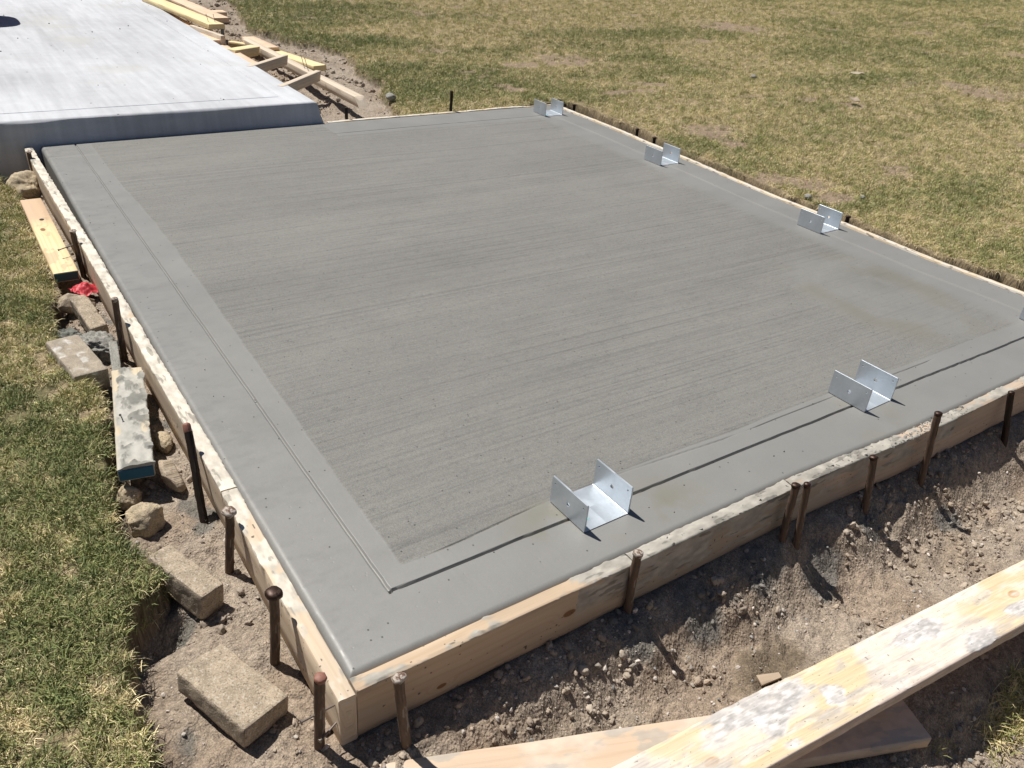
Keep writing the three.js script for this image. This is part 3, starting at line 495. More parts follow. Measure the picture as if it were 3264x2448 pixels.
const mortarMat = std({ map: mortarTex, roughness: 0.95, bumpMap: mortarTex, bumpScale: 0.004 }), darkMortar = std({ map: darkMortarTex, roughness: 0.95, bumpMap: darkMortarTex, bumpScale: 0.004 });
const groundAt = (x, z) => ground(x, z);
function rock(name, label, cat, x, z, sx, sy, sz, seed, mat, o = {}) { const m = new THREE.Mesh(rockGeo(seed, sx, sy, sz, o), mat); m.position.set(x, (o.y ?? groundAt(x, z) + sy * (o.lift ?? 0.6)), z); m.rotation.set(o.rx || 0, o.ry || 0, o.rz || 0); return top(m, name, label, cat, o.group); }
rock('rock', 'large tan boulder at the foot of the old slab by the yellow board', 'rock', -0.105, -3.66, 0.088, 0.085, 0.11, 31, rockMat, { amp: 0.7, fac: 1, fine: 0.14, lift: 0.5 });
rock('paver_fragment', 'broken brown paver piece in front of the blue board end', 'rock', -0.142, -2.235, 0.078, 0.045, 0.045, 32, paverMat, { amp: 0.2, fac: 0.9, lift: 0.6, ry: -0.1 });
rock('mortar_clump', 'dark crumbly mortar lump lying in the grass', 'clump', -0.215, -2.02, 0.055, 0.03, 0.055, 33, darkMortar, { amp: 0.6, fine: 0.55, fac: 0.2, lift: 0.5 });
rock('mortar_clump', 'grey lumpy mortar chunk behind the white stained paver', 'clump', -0.135, -1.85, 0.06, 0.055, 0.085, 34, mortarMat, { amp: 0.6, fine: 0.5, fac: 0.2, ry: 0.5, lift: 0.45 });
rock('cobble', 'round tan stone wedged beside the concrete caked board', 'rock', -0.078, -1.19, 0.028, 0.03, 0.045, 35, rockMat, { amp: 0.4, fac: 0.5 });
rock('rock', 'pale chipped stone under the blue end of the caked board', 'rock', -0.228, -0.985, 0.038, 0.04, 0.044, 36, rockMat, { amp: 0.7, fac: 1, fine: 0.15 });
rock('rock', 'smooth pale cobble with flat top near the grass edge', 'rock', -0.215, -0.835, 0.05, 0.048, 0.055, 37, rockMat, { amp: 0.45, fac: 0.95, fine: 0.04, ry: 0.7 });
rock('slab_fragment', 'dark wedge of broken concrete between caked board and form', 'rock', -0.102, -1.0, 0.028, 0.05, 0.07, 38, paverMat, { amp: 0.2, fac: 1, rz: 0.5, lift: 0.6 });
function paver(label, x, y, z, L, W, H, rot, seed, white = 0) {
  const g = new THREE.BoxGeometry(W, H, L, Math.round(W / 0.006), Math.round(H / 0.006), Math.round(L / 0.006)), p = g.attributes.position, nn = g.attributes.normal, rr = 0.008, hx = W / 2 - rr, hy = H / 2 - rr, hz = L / 2 - rr, tv = new THREE.Vector3(), tc = new THREE.Vector3();
  for (let i = 0; i < p.count; i++) { tv.fromBufferAttribute(p, i); tc.set(clamp(tv.x, -hx, hx), clamp(tv.y, -hy, hy), clamp(tv.z, -hz, hz)); const near = (Math.abs(tv.x) > hx - 0.006) + (Math.abs(tv.y) > hy - 0.006) + (Math.abs(tv.z) > hz - 0.006); tv.sub(tc).normalize(); const chip = near > 1 ? 0.0025 * ss(0.6, 0.85, n3(tc.x * 30 + seed * 3, tc.y * 30, tc.z * 30, 77 + seed)) : 0; p.setXYZ(i, tc.x + tv.x * rr - Math.sign(tc.x) * chip, tc.y + tv.y * rr - Math.sign(tc.y) * chip, tc.z + tv.z * rr - Math.sign(tc.z) * chip); }
  for (let i = 0; i < p.count; i++) { const a = p.getX(i), b = p.getY(i), c = p.getZ(i), k = 0.0022 * (fbm3(a * 22 + seed, b * 22, c * 22, 3, seed) - 0.5) + 0.0018 * (n3(a * 90, b * 90, c * 90, seed + 1) - 0.5); p.setXYZ(i, a + nn.getX(i) * k, b + nn.getY(i) * k, c + nn.getZ(i) * k); }
  const uv = g.attributes.uv; for (let i = 0; i < p.count; i++) { const ax = Math.abs(nn.getX(i)), ay = Math.abs(nn.getY(i)); if (ay > 0.6) uv.setXY(i, p.getX(i) * 4 + seed, p.getZ(i) * 4); else if (ax > 0.6) uv.setXY(i, p.getY(i) * 4 + seed, p.getZ(i) * 4); else uv.setXY(i, p.getX(i) * 4 + seed, p.getY(i) * 4); }
  const gg = mergeVertices(g, 1e-4); gg.computeVertexNormals();
  let mat = paverMat; if (white) { const t = tex(512, 512, (u, v, i, j) => { const a = fbm(u * 9, v * 9, 4, 611), b = n2(u * 120, v * 120, 613); let c = [0.63, 0.585, 0.52].map(q => q * (0.85 + 0.3 * a) * (0.9 + 0.2 * b)); return mix3(c, [0.88, 0.88, 0.87], ss(0.56, 0.74, fbm(u * 5 + 2, v * 5, 5, 640)) * 0.6); }, {}); mat = std({ map: t, roughness: 0.92, bumpMap: paverTex, bumpScale: 0.003 }); }
  const m = new THREE.Mesh(gg, mat); m.position.set(x, y, z); m.rotation.set(rot[0], rot[1], rot[2], 'YXZ'); return top(m, 'paver', label, 'paver', 'loose pavers along the pale form');
}
paver('grey brown paver lying flat nearest the corner stake', -0.193, -0.112, -0.172, 0.222, 0.118, 0.062, [0.03, 0.36, -0.07], 1);
paver('tan paver lying on edge beside the sod tuft', -0.187, -0.112, -0.545, 0.205, 0.066, 0.085, [0.06, 0.38, -0.05], 2);
paver('broad paver smeared with white at the grass edge', -0.222, -0.082, -1.685, 0.265, 0.108, 0.078, [0.05, 0.16, -0.04], 3, 1);
paver('narrow tan paver tilted downward between fragment and mortar chunk', -0.118, -0.105, -2.06, 0.23, 0.062, 0.075, [0.16, 0.12, 0.1], 4);

// ------------------------------------------------------------------ loose boards on the left
const blueMat = std({ color: new THREE.Color().setRGB(0.015, 0.07, 0.085), roughness: 0.7 }), blueMat2 = std({ color: new THREE.Color().setRGB(0.02, 0.12, 0.2), roughness: 0.7 });
{
  const A = PD(66, 430, -0.045), B = PD(142, 588, -0.045); A.y = B.y = -0.083; const L = A.distanceTo(B), W = 0.089, T = 0.038;
  const map = woodTex(1024, 256, L, W, T, 231, { light: [0.92, 0.83, 0.66], dark: [0.83, 0.70, 0.50], knots: [[231.42, 0.07, 0.012]] }, (c, x, v) => { const k = ss(0.40, 0.22, x + 0.06 * (fbm(x * 9, v * 30, 3, 232) - 0.5)); c = mix3(c, [0.78, 0.665, 0.555], k * 0.85); const b = ss(0.63, 0.7, fbm(x * 12, v * 20, 3, 233)); return mix3(c, [0.66, 0.59, 0.49], b * 0.4); });
  const g = new THREE.Group(); const m = part('plank', board(L, W, T, { r: 0.004, step: 0.02, n: 3, disp: (x, v) => 0.0015 * (fbm(x * 8, v * 20, 2, 234) - 0.5) }), std({ map, roughness: 0.75 }), g);
  const e = part('painted_end', new RoundedBoxGeometry(0.004, T - 0.004, W - 0.004, 2, 0.0015), blueMat, g); e.position.set(L + 0.0008, T / 2, 0);
  const kh = part('knot_hole', new THREE.CylinderGeometry(0.013, 0.012, 0.003, 18), std({ color: new THREE.Color().setRGB(0.05, 0.032, 0.02), roughness: 0.95 }), g); kh.position.set(L * 0.32, T - 0.0008, -0.005); kh.scale.set(1, 1, 0.75);
  top(lay(g, A, B), 'lumber_board', 'yellow board with knot hole and dark blue green end on the grass edge', 'board');
}
{
  const A = PD(273, 794, -0.055), B = PD(293, 1012, -0.055); A.y = -0.098; B.y = -0.09; const L = A.distanceTo(B), W = 0.092, T = 0.038, s = 241;
  const cr = (x, v) => { const tp = ss(0.034, 0.042, v) * ss(0.136, 0.126, v); return clamp(0.45 + tp) * ss(0.26, 0.40, fbm(x * 11, v * 26, 4, s)); };
  const lump = (x, v) => ss(0.5, 0.62, fbm(x * 19 + 3, v * 34, 4, s + 1)) * ss(0.036, 0.05, v) * ss(0.13, 0.118, v);
  const map = woodTex(1024, 256, L, W, T, s, { light: [0.80, 0.75, 0.66], dark: [0.74, 0.67, 0.55] }, (c, x, v) => { const q = 0.88 + 0.24 * fbm(x * 40, v * 60, 3, s + 12); c = mix3(c, [0.69 * q, 0.68 * q, 0.645 * q], cr(x, v)); return mix3(c, [0.50 * q, 0.495 * q, 0.47 * q], lump(x, v) * 0.9); });
  const g = new THREE.Group(); part('plank', board(L, W, T, { r: 0.005, step: 0.006, n: 3, nt: 14, disp: (x, v) => cr(x, v) * 0.002 + lump(x, v) * (0.002 + 0.008 * fbm(x * 50, v * 60, 3, s + 2)) + 0.001 * fbm(x * 120, v * 120, 2, s + 3) }), std({ map, roughness: 0.93, bumpMap: map, bumpScale: 0.003 }), g);
  const e = part('painted_end', new RoundedBoxGeometry(0.004, T - 0.004, W - 0.003, 2, 0.0015), blueMat2, g); e.position.set(L + 0.0008, T / 2, 0);
  nail(g, new THREE.Vector3(L * 0.5, T - 0.01, 0.025), new THREE.Vector3(L * 0.56, T + 0.022, 0.027), 0.0016);
  top(lay(g, A, B), 'lumber_board', 'short board caked with grey concrete, blue end on a stone', 'board');
  const A2 = PD(244, 740, -0.075), B2 = PD(258, 840, -0.10); A2.y = -0.1; B2.y = -0.135; const L2 = A2.distanceTo(B2);
  top(lay(new THREE.Mesh(board(L2, 0.026, 0.03, { r: 0.003, step: 0.01, n: 3, disp: (x, v) => 0.003 * fbm(x * 40, v * 60, 3, 245) }), mortarMat), A2, B2), 'wood_stick', 'thin mortar grey stick poking out behind the caked board', 'stick');
}
{ // scrap of wood behind the boulder and the red scrap
  const map = woodTex(512, 128, 0.2, 0.05, 0.02, 251, YEL);
  top(lay(new THREE.Mesh(board(0.2, 0.05, 0.02, { r: 0.003 }), std({ map, roughness: 0.8 })), new THREE.Vector3(-0.085, -0.16, -3.84), new THREE.Vector3(-0.062, -0.09, -3.66)), 'wood_scrap', 'small yellow wood scrap behind the tan boulder', 'wood');
  const g = new THREE.PlaneGeometry(0.105, 0.105, 40, 40), p = g.attributes.position;
  for (let i = 0; i < p.count; i++) { const x = p.getX(i), y = p.getY(i), r = Math.hypot(x, y), e = 1 - 0.25 * n2(Math.atan2(y, x) * 2 + 7, 1, 262); p.setXYZ(i, x * e, 0.03 * Math.max(0, 1 - r / 0.05) + 0.026 * (fbm(x * 26, y * 26, 3, 261) - 0.4) + 0.006 * n2(x * 90, y * 90, 263), -y * e * 1.1); }
  const back = g.clone(); back.translate(0, -0.0015, 0); const bi = back.index.array; for (let i = 0; i < bi.length; i += 3) { const t = bi[i]; bi[i] = bi[i + 1]; bi[i + 1] = t; }
  const m = new THREE.Mesh(mergeGeometries([g, back]), std({ color: new THREE.Color().setRGB(0.52, 0.035, 0.05), roughness: 0.55, side: THREE.DoubleSide })); m.geometry.computeVertexNormals(); m.position.set(-0.088, -0.115, -2.33); m.rotation.set(0.15, 0.6, -0.2); top(m, 'plastic_scrap', 'crumpled red scrap between the blue board end and the form', 'scrap');
}

// ------------------------------------------------------------------ planks in front
{
  const W = 0.149, T = 0.036, topY = -0.085;
  const fA = PD(1314, 1659, topY), fB = PD(2212, 1205, topY), nA = PD(1661, 1659, topY), nB = PD(2212, 1350, topY);
  const fd = fB.clone().sub(fA).normalize(), mid = t => { const a = fA.clone().addScaledVector(fd, t), k = nB.clone().sub(nA).normalize(); const s = nA.clone().addScaledVector(k, a.clone().sub(nA).dot(k)); return a.add(s).multiplyScalar(0.5); };
  const A = mid(-0.6), B = mid(2.1); A.y = B.y = topY - T; const L = A.distanceTo(B), s = 271;
  const blobs = [[0.62 + 0.35, 0.03, 0.16, 0.05], [1.92, 0.118, 0.15, 0.022], [1.63, 0.128, 0.07, 0.03], [0.98, 0.10, 0.045, 0.035], [1.16, 0.085, 0.035, 0.03], [1.5, 0.05, 0.09, 0.03], [2.25, 0.04, 0.1, 0.02], [2.08, 0.075, 0.03, 0.018]];
  // v: outer(near) face 0..T, top T..T+W from near to far edge
  const cem = (x, v) => { let k = 0; const w = 1.5 * (fbm(x * 11, v * 26, 5, s + 1) - 0.5); for (const [bx, bv, rx, rv] of blobs) { const d = Math.hypot((x - bx) / rx, (v - T - (W - bv)) / rv); k = Math.max(k, ss(1.1, 0.75, d + w * 1.3)); } return Math.max(k, 0.55 * ss(0.63, 0.72, fbm(x * 9 + 3, v * 28, 5, s + 17))); };
  const white = (x, v) => ss(0.40, 0.56, fbm(x * 5 + 2, v * 15, 5, s + 2));
  const map = woodTex(2048, 512, L, W, T, s, { light: [0.875, 0.795, 0.665], dark: [0.84, 0.735, 0.575], knot: [0.66, 0.46, 0.27], knots: [[s + 1.86, T + 0.075, 0.013], [s + 2.2, T + 0.07, 0.014], [s + 1.36, T + 0.11, 0.011], [s + 0.8, T + 0.06, 0.012]] }, (c, x, v, u, vv, i, j) => {
    const q = 0.94 + 0.12 * fbm(x * 60, v * 90, 3, s + 4);
    c = mix3(c, [0.885 * q, 0.835 * q, 0.785 * q], white(x, v) * 0.92);
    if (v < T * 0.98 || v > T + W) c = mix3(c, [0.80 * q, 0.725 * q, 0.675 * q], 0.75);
    const k = cem(x, v), q2 = 0.70 + 0.58 * fbm(x * 45, v * 110, 4, s + 5); c = mix3(c, [0.80 * q2, 0.785 * q2, 0.775 * q2], k * 0.92);
    const sc = ss(0.60, 0.72, fbm(x * 9 + 7, v * 50, 5, s + 15)) * 0.5; c = mix3(c, [0.70, 0.675, 0.655], sc); c = c.map(a => a * (0.95 + 0.10 * n2(x * 22, v * 420, s + 16)));
    const sp = n2(x * 160, v * 260, s + 6) > 0.945 && n2(x * 9, v * 20, s + 7) > 0.45 ? 0.68 : 1; return c.map(a => a * sp);
  });
  const bmp = tex(2048, 256, (u, v) => { const x = u * L, vm = v * 2 * (W + T); return 0.3 + 0.12 * n2(x * 14, vm * 700, s + 8) + cem(x, vm) * (0.25 + 0.4 * fbm(x * 45, vm * 110, 4, s + 5)) + 0.08 * white(x, vm); }, { srgb: false });
  const m = new THREE.Mesh(board(L, W, T, { r: 0.004, step: 0.008, n: 3, nt: 16, warp: x => [0.004 * (n2(x * 1.4, 1, s) - 0.5), 0.003 * (n2(x * 2, 3, s) - 0.5)], disp: (x, v) => cem(x, v) * (0.0008 + 0.0035 * fbm(x * 30, v * 60, 3, s + 9)) + 0.001 * (fbm(x * 6, v * 15, 2, s + 10) - 0.5) }), std({ map, roughness: 0.85, bumpMap: bmp, bumpScale: 0.003 }));
  top(lay(m, A, B), 'plank', 'long pale plank blotched with yellow wood and cement, lying on top', 'plank');
  // lower plank
  const y = -0.222, s2 = 281, W2 = 0.145, T2 = 0.036;
  const e1 = PD(1520, 1545, y), e0 = PD(1220, 1589, y), dir = e1.clone().sub(e0).normalize(), side = new THREE.Vector3(-dir.z, 0, dir.x); // side to the near
  const C = PD(2000, 1582, y); const tt = C.clone().sub(e0).dot(dir);
  const A2 = PD(800, 1651, -0.145).addScaledVector(side, W2 / 2), B2 = e0.clone().addScaledVector(dir, tt).addScaledVector(side, W2 / 2); A2.y = -0.145 - T2; B2.y = y - T2; const L2 = A2.distanceTo(B2);
  const map2 = woodTex(1024, 512, L2, W2, T2, s2, { light: [0.825, 0.735, 0.64], dark: [0.765, 0.665, 0.56], knots: [[s2 + 0.9, T2 + 0.05, 0.01]] }, (c, x, v) => { const q = 0.92 + 0.16 * fbm(x * 40, v * 60, 3, s2); c = mix3(c, [0.83 * q, 0.76 * q, 0.69 * q], ss(0.4, 0.6, fbm(x * 7, v * 18, 4, s2 + 1)) * 0.8); return mix3(c, [0.66 * q, 0.65 * q, 0.63 * q], ss(0.54, 0.66, fbm(x * 13, v * 34, 5, s2 + 2)) * 0.55); });
  const m2 = new THREE.Mesh(board(L2, W2, T2, { r: 0.004, step: 0.03, n: 4, disp: (x, v) => 0.0015 * (fbm(x * 6, v * 15, 2, s2 + 3) - 0.5) }), std({ map: map2, roughness: 0.85, bumpMap: map2, bumpScale: 0.001 }));
  top(lay(m2, A2, B2), 'plank', 'pinkish plank half hidden beneath the blotched plank', 'plank');
  const cp = PD(1640, 1468, -0.26); const cm = new THREE.Mesh(board(0.06, 0.03, 0.006, { r: 0.001, step: 0.01, taper: x => 1 - 0.5 * x / 0.06 }), std({ color: new THREE.Color().setRGB(0.42, 0.33, 0.24), roughness: 0.9 })); cm.position.set(cp.x, ground(cp.x, cp.z) + 0.004, cp.z); cm.rotation.set(0.1, -0.3, 0.12); top(cm, 'wood_chip', 'flat wood chip on damp mud next to the blotched plank', 'wood');
}

// ------------------------------------------------------------------ lumber beyond the old slab
{
  const Z1 = (X, Y, h) => P(440 + 0.1899 * X, 0.1899 * Y, h), Z2 = (X, Y, h) => P(660 + 0.27125 * X, 80 + 0.27125 * Y, h);
  const yel = woodTex(1024, 256, 2, 0.09, 0.04, 291, YEL), pnk = woodTex(1024, 256, 2, 0.09, 0.04, 292, PINK), gry = woodTex(1024, 256, 2, 0.09, 0.04, 293, { light: [0.84, 0.785, 0.71], dark: [0.74, 0.665, 0.58] });
  const mats = { yel: std({ map: yel, roughness: 0.8 }), pnk: std({ map: pnk, roughness: 0.8 }), gry: std({ map: gry, roughness: 0.85 }) };
  // top-centre points given; W wide, T thick
  const beam = (name, label, A, B, W, T, mt, o = {}) => { A.y -= T; B.y -= T; const L = A.distanceTo(B), g = new THREE.Group(); part('plank', board(L, W, T, { r: 0.004, step: 0.05, n: 2, disp: (x, v) => 0.002 * (fbm(x * 6, v * 15, 2, 295) - 0.5), ...o }), mats[mt], g); if (o.nails) for (const [x, z, h, lx] of o.nails) nail(g, new THREE.Vector3(L - x, T - 0.01, z), new THREE.Vector3(L - x + lx, T + h, z + 0.008), 0.0022); return top(lay(g, A, B, o.roll || 0), name, label, 'lumber', 'discarded lumber beyond the old slab'); };
  beam('lumber_beam', 'long pale beam with pointed cut end lying in the dirt', Z2(470, 165, 0.05), Z2(1815, 850, 0.08), 0.07, 0.062, 'gry', { endSlant: -0.07, nails: [[1.0, 0.0, 0.09, -0.05], [0.9, 0.01, 0.085, -0.05]] });
  beam('lumber_plank', 'pink white plank end lying behind the long beam', Z2(480, 135, 0.03), Z2(770, 262, 0.03), 0.12, 0.038, 'pnk');
  beam('lumber_plank', 'yellow plank with clipped corner behind the long beam', Z2(800, 305, 0.0), Z2(1325, 475, 0.0), 0.125, 0.045, 'yel');
  beam('lumber_crosspiece', 'crosspiece nailed on the beam, closer to the yellow block', Z2(480, 485, 0.13), Z2(915, 350, 0.135), 0.042, 0.068, 'gry', { endSlant: 0.02 });
  beam('lumber_crosspiece', 'crosspiece nailed on the beam, closer to its pointed end', Z2(850, 720, 0.13), Z2(1300, 535, 0.14), 0.042, 0.068, 'gry', { endSlant: 0.02 });
  beam('lumber_block', 'split yellow block with ragged end beside the old slab', Z1(1530, 835, 0.075), Z1(1945, 770, 0.07), 0.1, 0.07, 'yel', { endSlant: 0.03 });
  beam('lumber_block', 'small yellow block tucked behind the split one', Z1(1540, 690, 0.02), Z1(1850, 735, 0.02), 0.05, 0.07, 'yel');
  beam('lumber_plank', 'pale narrow plank along the old slab edge under the block', Z1(1390, 745, 0.055), Z1(2060, 1120, 0.055), 0.075, 0.038, 'pnk');
  beam('lumber_plank', 'pinkish plank resting along the old slab edge below the nailed one', Z1(380, 160, 0.09), Z1(1340, 675, 0.09), 0.085, 0.038, 'pnk');
  beam('lumber_plank', 'bright yellow plank with two nails sticking up', Z1(180, -60, 0.17), Z1(1320, 405, 0.17), 0.14, 0.04, 'yel', { nails: [[0.1, -0.03, 0.06, -0.01], [0.12, 0.02, 0.06, -0.02]] });
  beam('lumber_plank', 'pink white plank behind the nailed yellow one', Z1(560, -60, 0.14), Z1(1400, 300, 0.14), 0.14, 0.04, 'pnk');
  beam('lumber_plank', 'short pale plank showing behind the others', Z1(1130, 190, 0.03), Z1(1450, 185, 0.03), 0.14, 0.038, 'pnk');
  beam('lumber_plank', 'white board on edge propping the nailed yellow plank', Z1(900, 420, 0.12), Z1(1425, 600, 0.125), 0.038, 0.14, 'gry');
  const pm = new THREE.Group(); part('plank', board(0.22, 0.03, 0.03, { r: 0.003 }), std({ color: new THREE.Color().setRGB(0.24, 0.25, 0.23), roughness: 0.9 }), pm); const pb = Z1(1432, 690, -0.06); lay(pm, new THREE.Vector3(pb.x, -0.1, pb.z), new THREE.Vector3(pb.x + 0.005, 0.12, pb.z - 0.02)); top(pm, 'wood_stake', 'grey upright wooden stake at the end of the nailed plank', 'stake');
}

// ------------------------------------------------------------------ red wheelbarrow standing on the old slab
{
  const g = new THREE.Group(), red = std({ color: new THREE.Color().setRGB(0.42, 0.035, 0.03), roughness: 0.45, side: THREE.DoubleSide }), dk = std({ color: new THREE.Color().setRGB(0.06, 0.045, 0.035), roughness: 0.8 }), tyre = std({ color: new THREE.Color().setRGB(0.03, 0.03, 0.03), roughness: 0.9 });
  // tray: rounded basin, nose toward +x
  const ring = (y, x0, x1, hw, k) => { const r = []; for (let i = 0; i < 32; i++) { const a = i / 32 * Math.PI * 2, c = Math.cos(a), s = Math.sin(a), e = 0.55; r.push([(x0 + x1) / 2 + (x1 - x0) / 2 * Math.sign(c) * Math.pow(Math.abs(c), e), y, hw * Math.sign(s) * Math.pow(Math.abs(s), e)]); } return r; };
  const rings = [ring(0.30, -0.42, -0.05, 0.14), ring(0.31, -0.50, -0.0, 0.17), ring(0.40, -0.60, 0.08, 0.24), ring(0.50, -0.72, 0.14, 0.29), ring(0.51, -0.735, 0.155, 0.305), ring(0.50, -0.715, 0.135, 0.285), ring(0.325, -0.49, -0.01, 0.16)];
  const pos = [], idx = []; rings.forEach(r => r.forEach(p => pos.push(...p))); for (let j = 0; j < rings.length - 1; j++) for (let i = 0; i < 32; i++) { const a = j * 32 + i, b = j * 32 + (i + 1) % 32; idx.push(a, a + 32, b, b, a + 32, b + 32); }
  const c0 = pos.length / 3; pos.push(-0.235, 0.30, 0, -0.235, 0.325, 0); for (let i = 0; i < 32; i++) { idx.push(c0, i, (i + 1) % 32); idx.push(c0 + 1, 6 * 32 + (i + 1) % 32, 6 * 32 + i); }
  const tg = new THREE.BufferGeometry(); tg.setAttribute('position', new THREE.Float32BufferAttribute(pos, 3)); tg.setIndex(idx); tg.computeVertexNormals(); part('tray', tg, red, g);
  for (const s of [-1, 1]) {
    const h = part('handle', new RoundedBoxGeometry(1.5, 0.035, 0.04, 2, 0.008), dk, g); h.position.set(-0.75, 0.275, s * 0.2); h.rotation.set(0, s * 0.06, -0.06);
    const l = part('leg', new RoundedBoxGeometry(0.03, 0.27, 0.03, 2, 0.006), dk, g); l.position.set(-0.62, 0.136, s * 0.24);
  }
  const w = new THREE.TorusGeometry(0.115, 0.04, 14, 32); const wm = part('wheel', w, tyre, g); wm.position.set(0.01, 0.156, 0); const hub = part('hub', new THREE.CylinderGeometry(0.08, 0.08, 0.03, 20), red, wm); hub.rotation.x = Math.PI / 2;
  const ax = part('axle', new THREE.CylinderGeometry(0.01, 0.01, 0.36, 10), dk, g); ax.rotation.x = Math.PI / 2; ax.position.set(0.01, 0.156, 0);
  const gd = part('wheel_guard', new THREE.TorusGeometry(0.175, 0.014, 8, 28, Math.PI * 1.15), red, g); gd.position.set(0.01, 0.17, 0); gd.rotation.z = -0.25; gd.scale.z = 3;
  g.position.set(0.09, 0.13, -7.42); g.rotation.y = 0.0;
  top(g, 'wheelbarrow', 'red wheelbarrow with dark underside standing on the pale old slab', 'wheelbarrow');
}

// ------------------------------------------------------------------ small things lying on the lawn
{
  const R = rng(5), grey = std({ map: mortarTex, roughness: 0.9 });
  for (const [px, py, r, label] of [[2424, 664, 0.018, 'grey pebble in the lawn beside its larger twin'], [2570, 648, 0.022, 'largest grey pebble of the scatter in the lawn'], [2583, 668, 0.014, 'small pebble touching the shadow of the largest one'], [2483, 706, 0.02, 'grey pebble in the lawn closest to the brackets'], [2745, 645, 0.016, 'lone grey pebble in straw coloured lawn'], [2400, 255, 0.03, 'whitish stone far out in the lawn'], [1245, 322, 0.04, 'white stone at the lawn edge beside the beam end']]) {
    const p = P(px, py, -0.02); rock('pebble', label, 'stone', p.x, p.z, r, r * 0.7, r, 700 + px, grey, { det: 1, lift: 1.0, group: 'pebbles lying in the lawn' });
  }
  const leaf = (px, py, L, W, label, c) => { const p = P(px, py, -0.02), g = new THREE.PlaneGeometry(L, W, 14, 8), q = g.attributes.position; for (let i = 0; i < q.count; i++) { const x = q.getX(i), y = q.getY(i), e = 1 - 0.35 * n2(x * 20, y * 20, px); q.setXYZ(i, x * e, 0.03 * fbm(x * 14, y * 14, 2, px) + 0.02 * Math.abs(y) / W, y * e); } const b = g.clone(); b.translate(0, -0.002, 0); g.computeVertexNormals(); const m = new THREE.Mesh(mergeGeometries([g, b]), std({ color: new THREE.Color().setRGB(...c), roughness: 0.8, side: THREE.DoubleSide })); m.position.set(p.x, ground(p.x, p.z) + 0.03, p.z); m.rotation.y = px; top(m, 'litter_sheet', label, 'litter'); };
  leaf(2726, 262, 0.15, 0.09, 'crumpled pale scrap lying in a greener patch of lawn', [0.40, 0.34, 0.25]);
  leaf(2712, 346, 0.12, 0.09, 'curled tan scrap beside a dark gap in the turf', [0.34, 0.27, 0.2]);
  leaf(3205, 5, 0.3, 0.16, 'grey flat scrap at the far edge of the lawn', [0.5, 0.48, 0.44]);
}

// ------------------------------------------------------------------ gravel, clods and crumbs (uncountable)
function visible(x, y, z, mx = 0.35, my = 0.25) { const v = new THREE.Vector3(x, y, z).sub(CAM); const c = [0, 1, 2].map(i => RM[0][i] * v.x + RM[1][i] * v.y + RM[2][i] * v.z); if (c[2] > -0.1) return false; const u = c[0] / -c[2] * 2650 / 1632, w = c[1] / -c[2] * 2650 / 1224; return Math.abs(u) < 1 + mx && Math.abs(w) < 1 + my; }
function scatter(name, label, cat, list, geo, mat) {
  const m = new THREE.InstancedMesh(geo, mat, list.length), o = new THREE.Object3D(), c = new THREE.Color();
  list.forEach((q, i) => { o.position.set(q[0], q[1], q[2]); o.rotation.set(q[3], q[4], q[5]); o.scale.set(q[6], q[7], q[8]); o.updateMatrix(); m.setMatrixAt(i, o.matrix); c.setRGB(q[9], q[10], q[11]); m.setColorAt(i, c); });
  return stuff(m, name, label, cat);
}
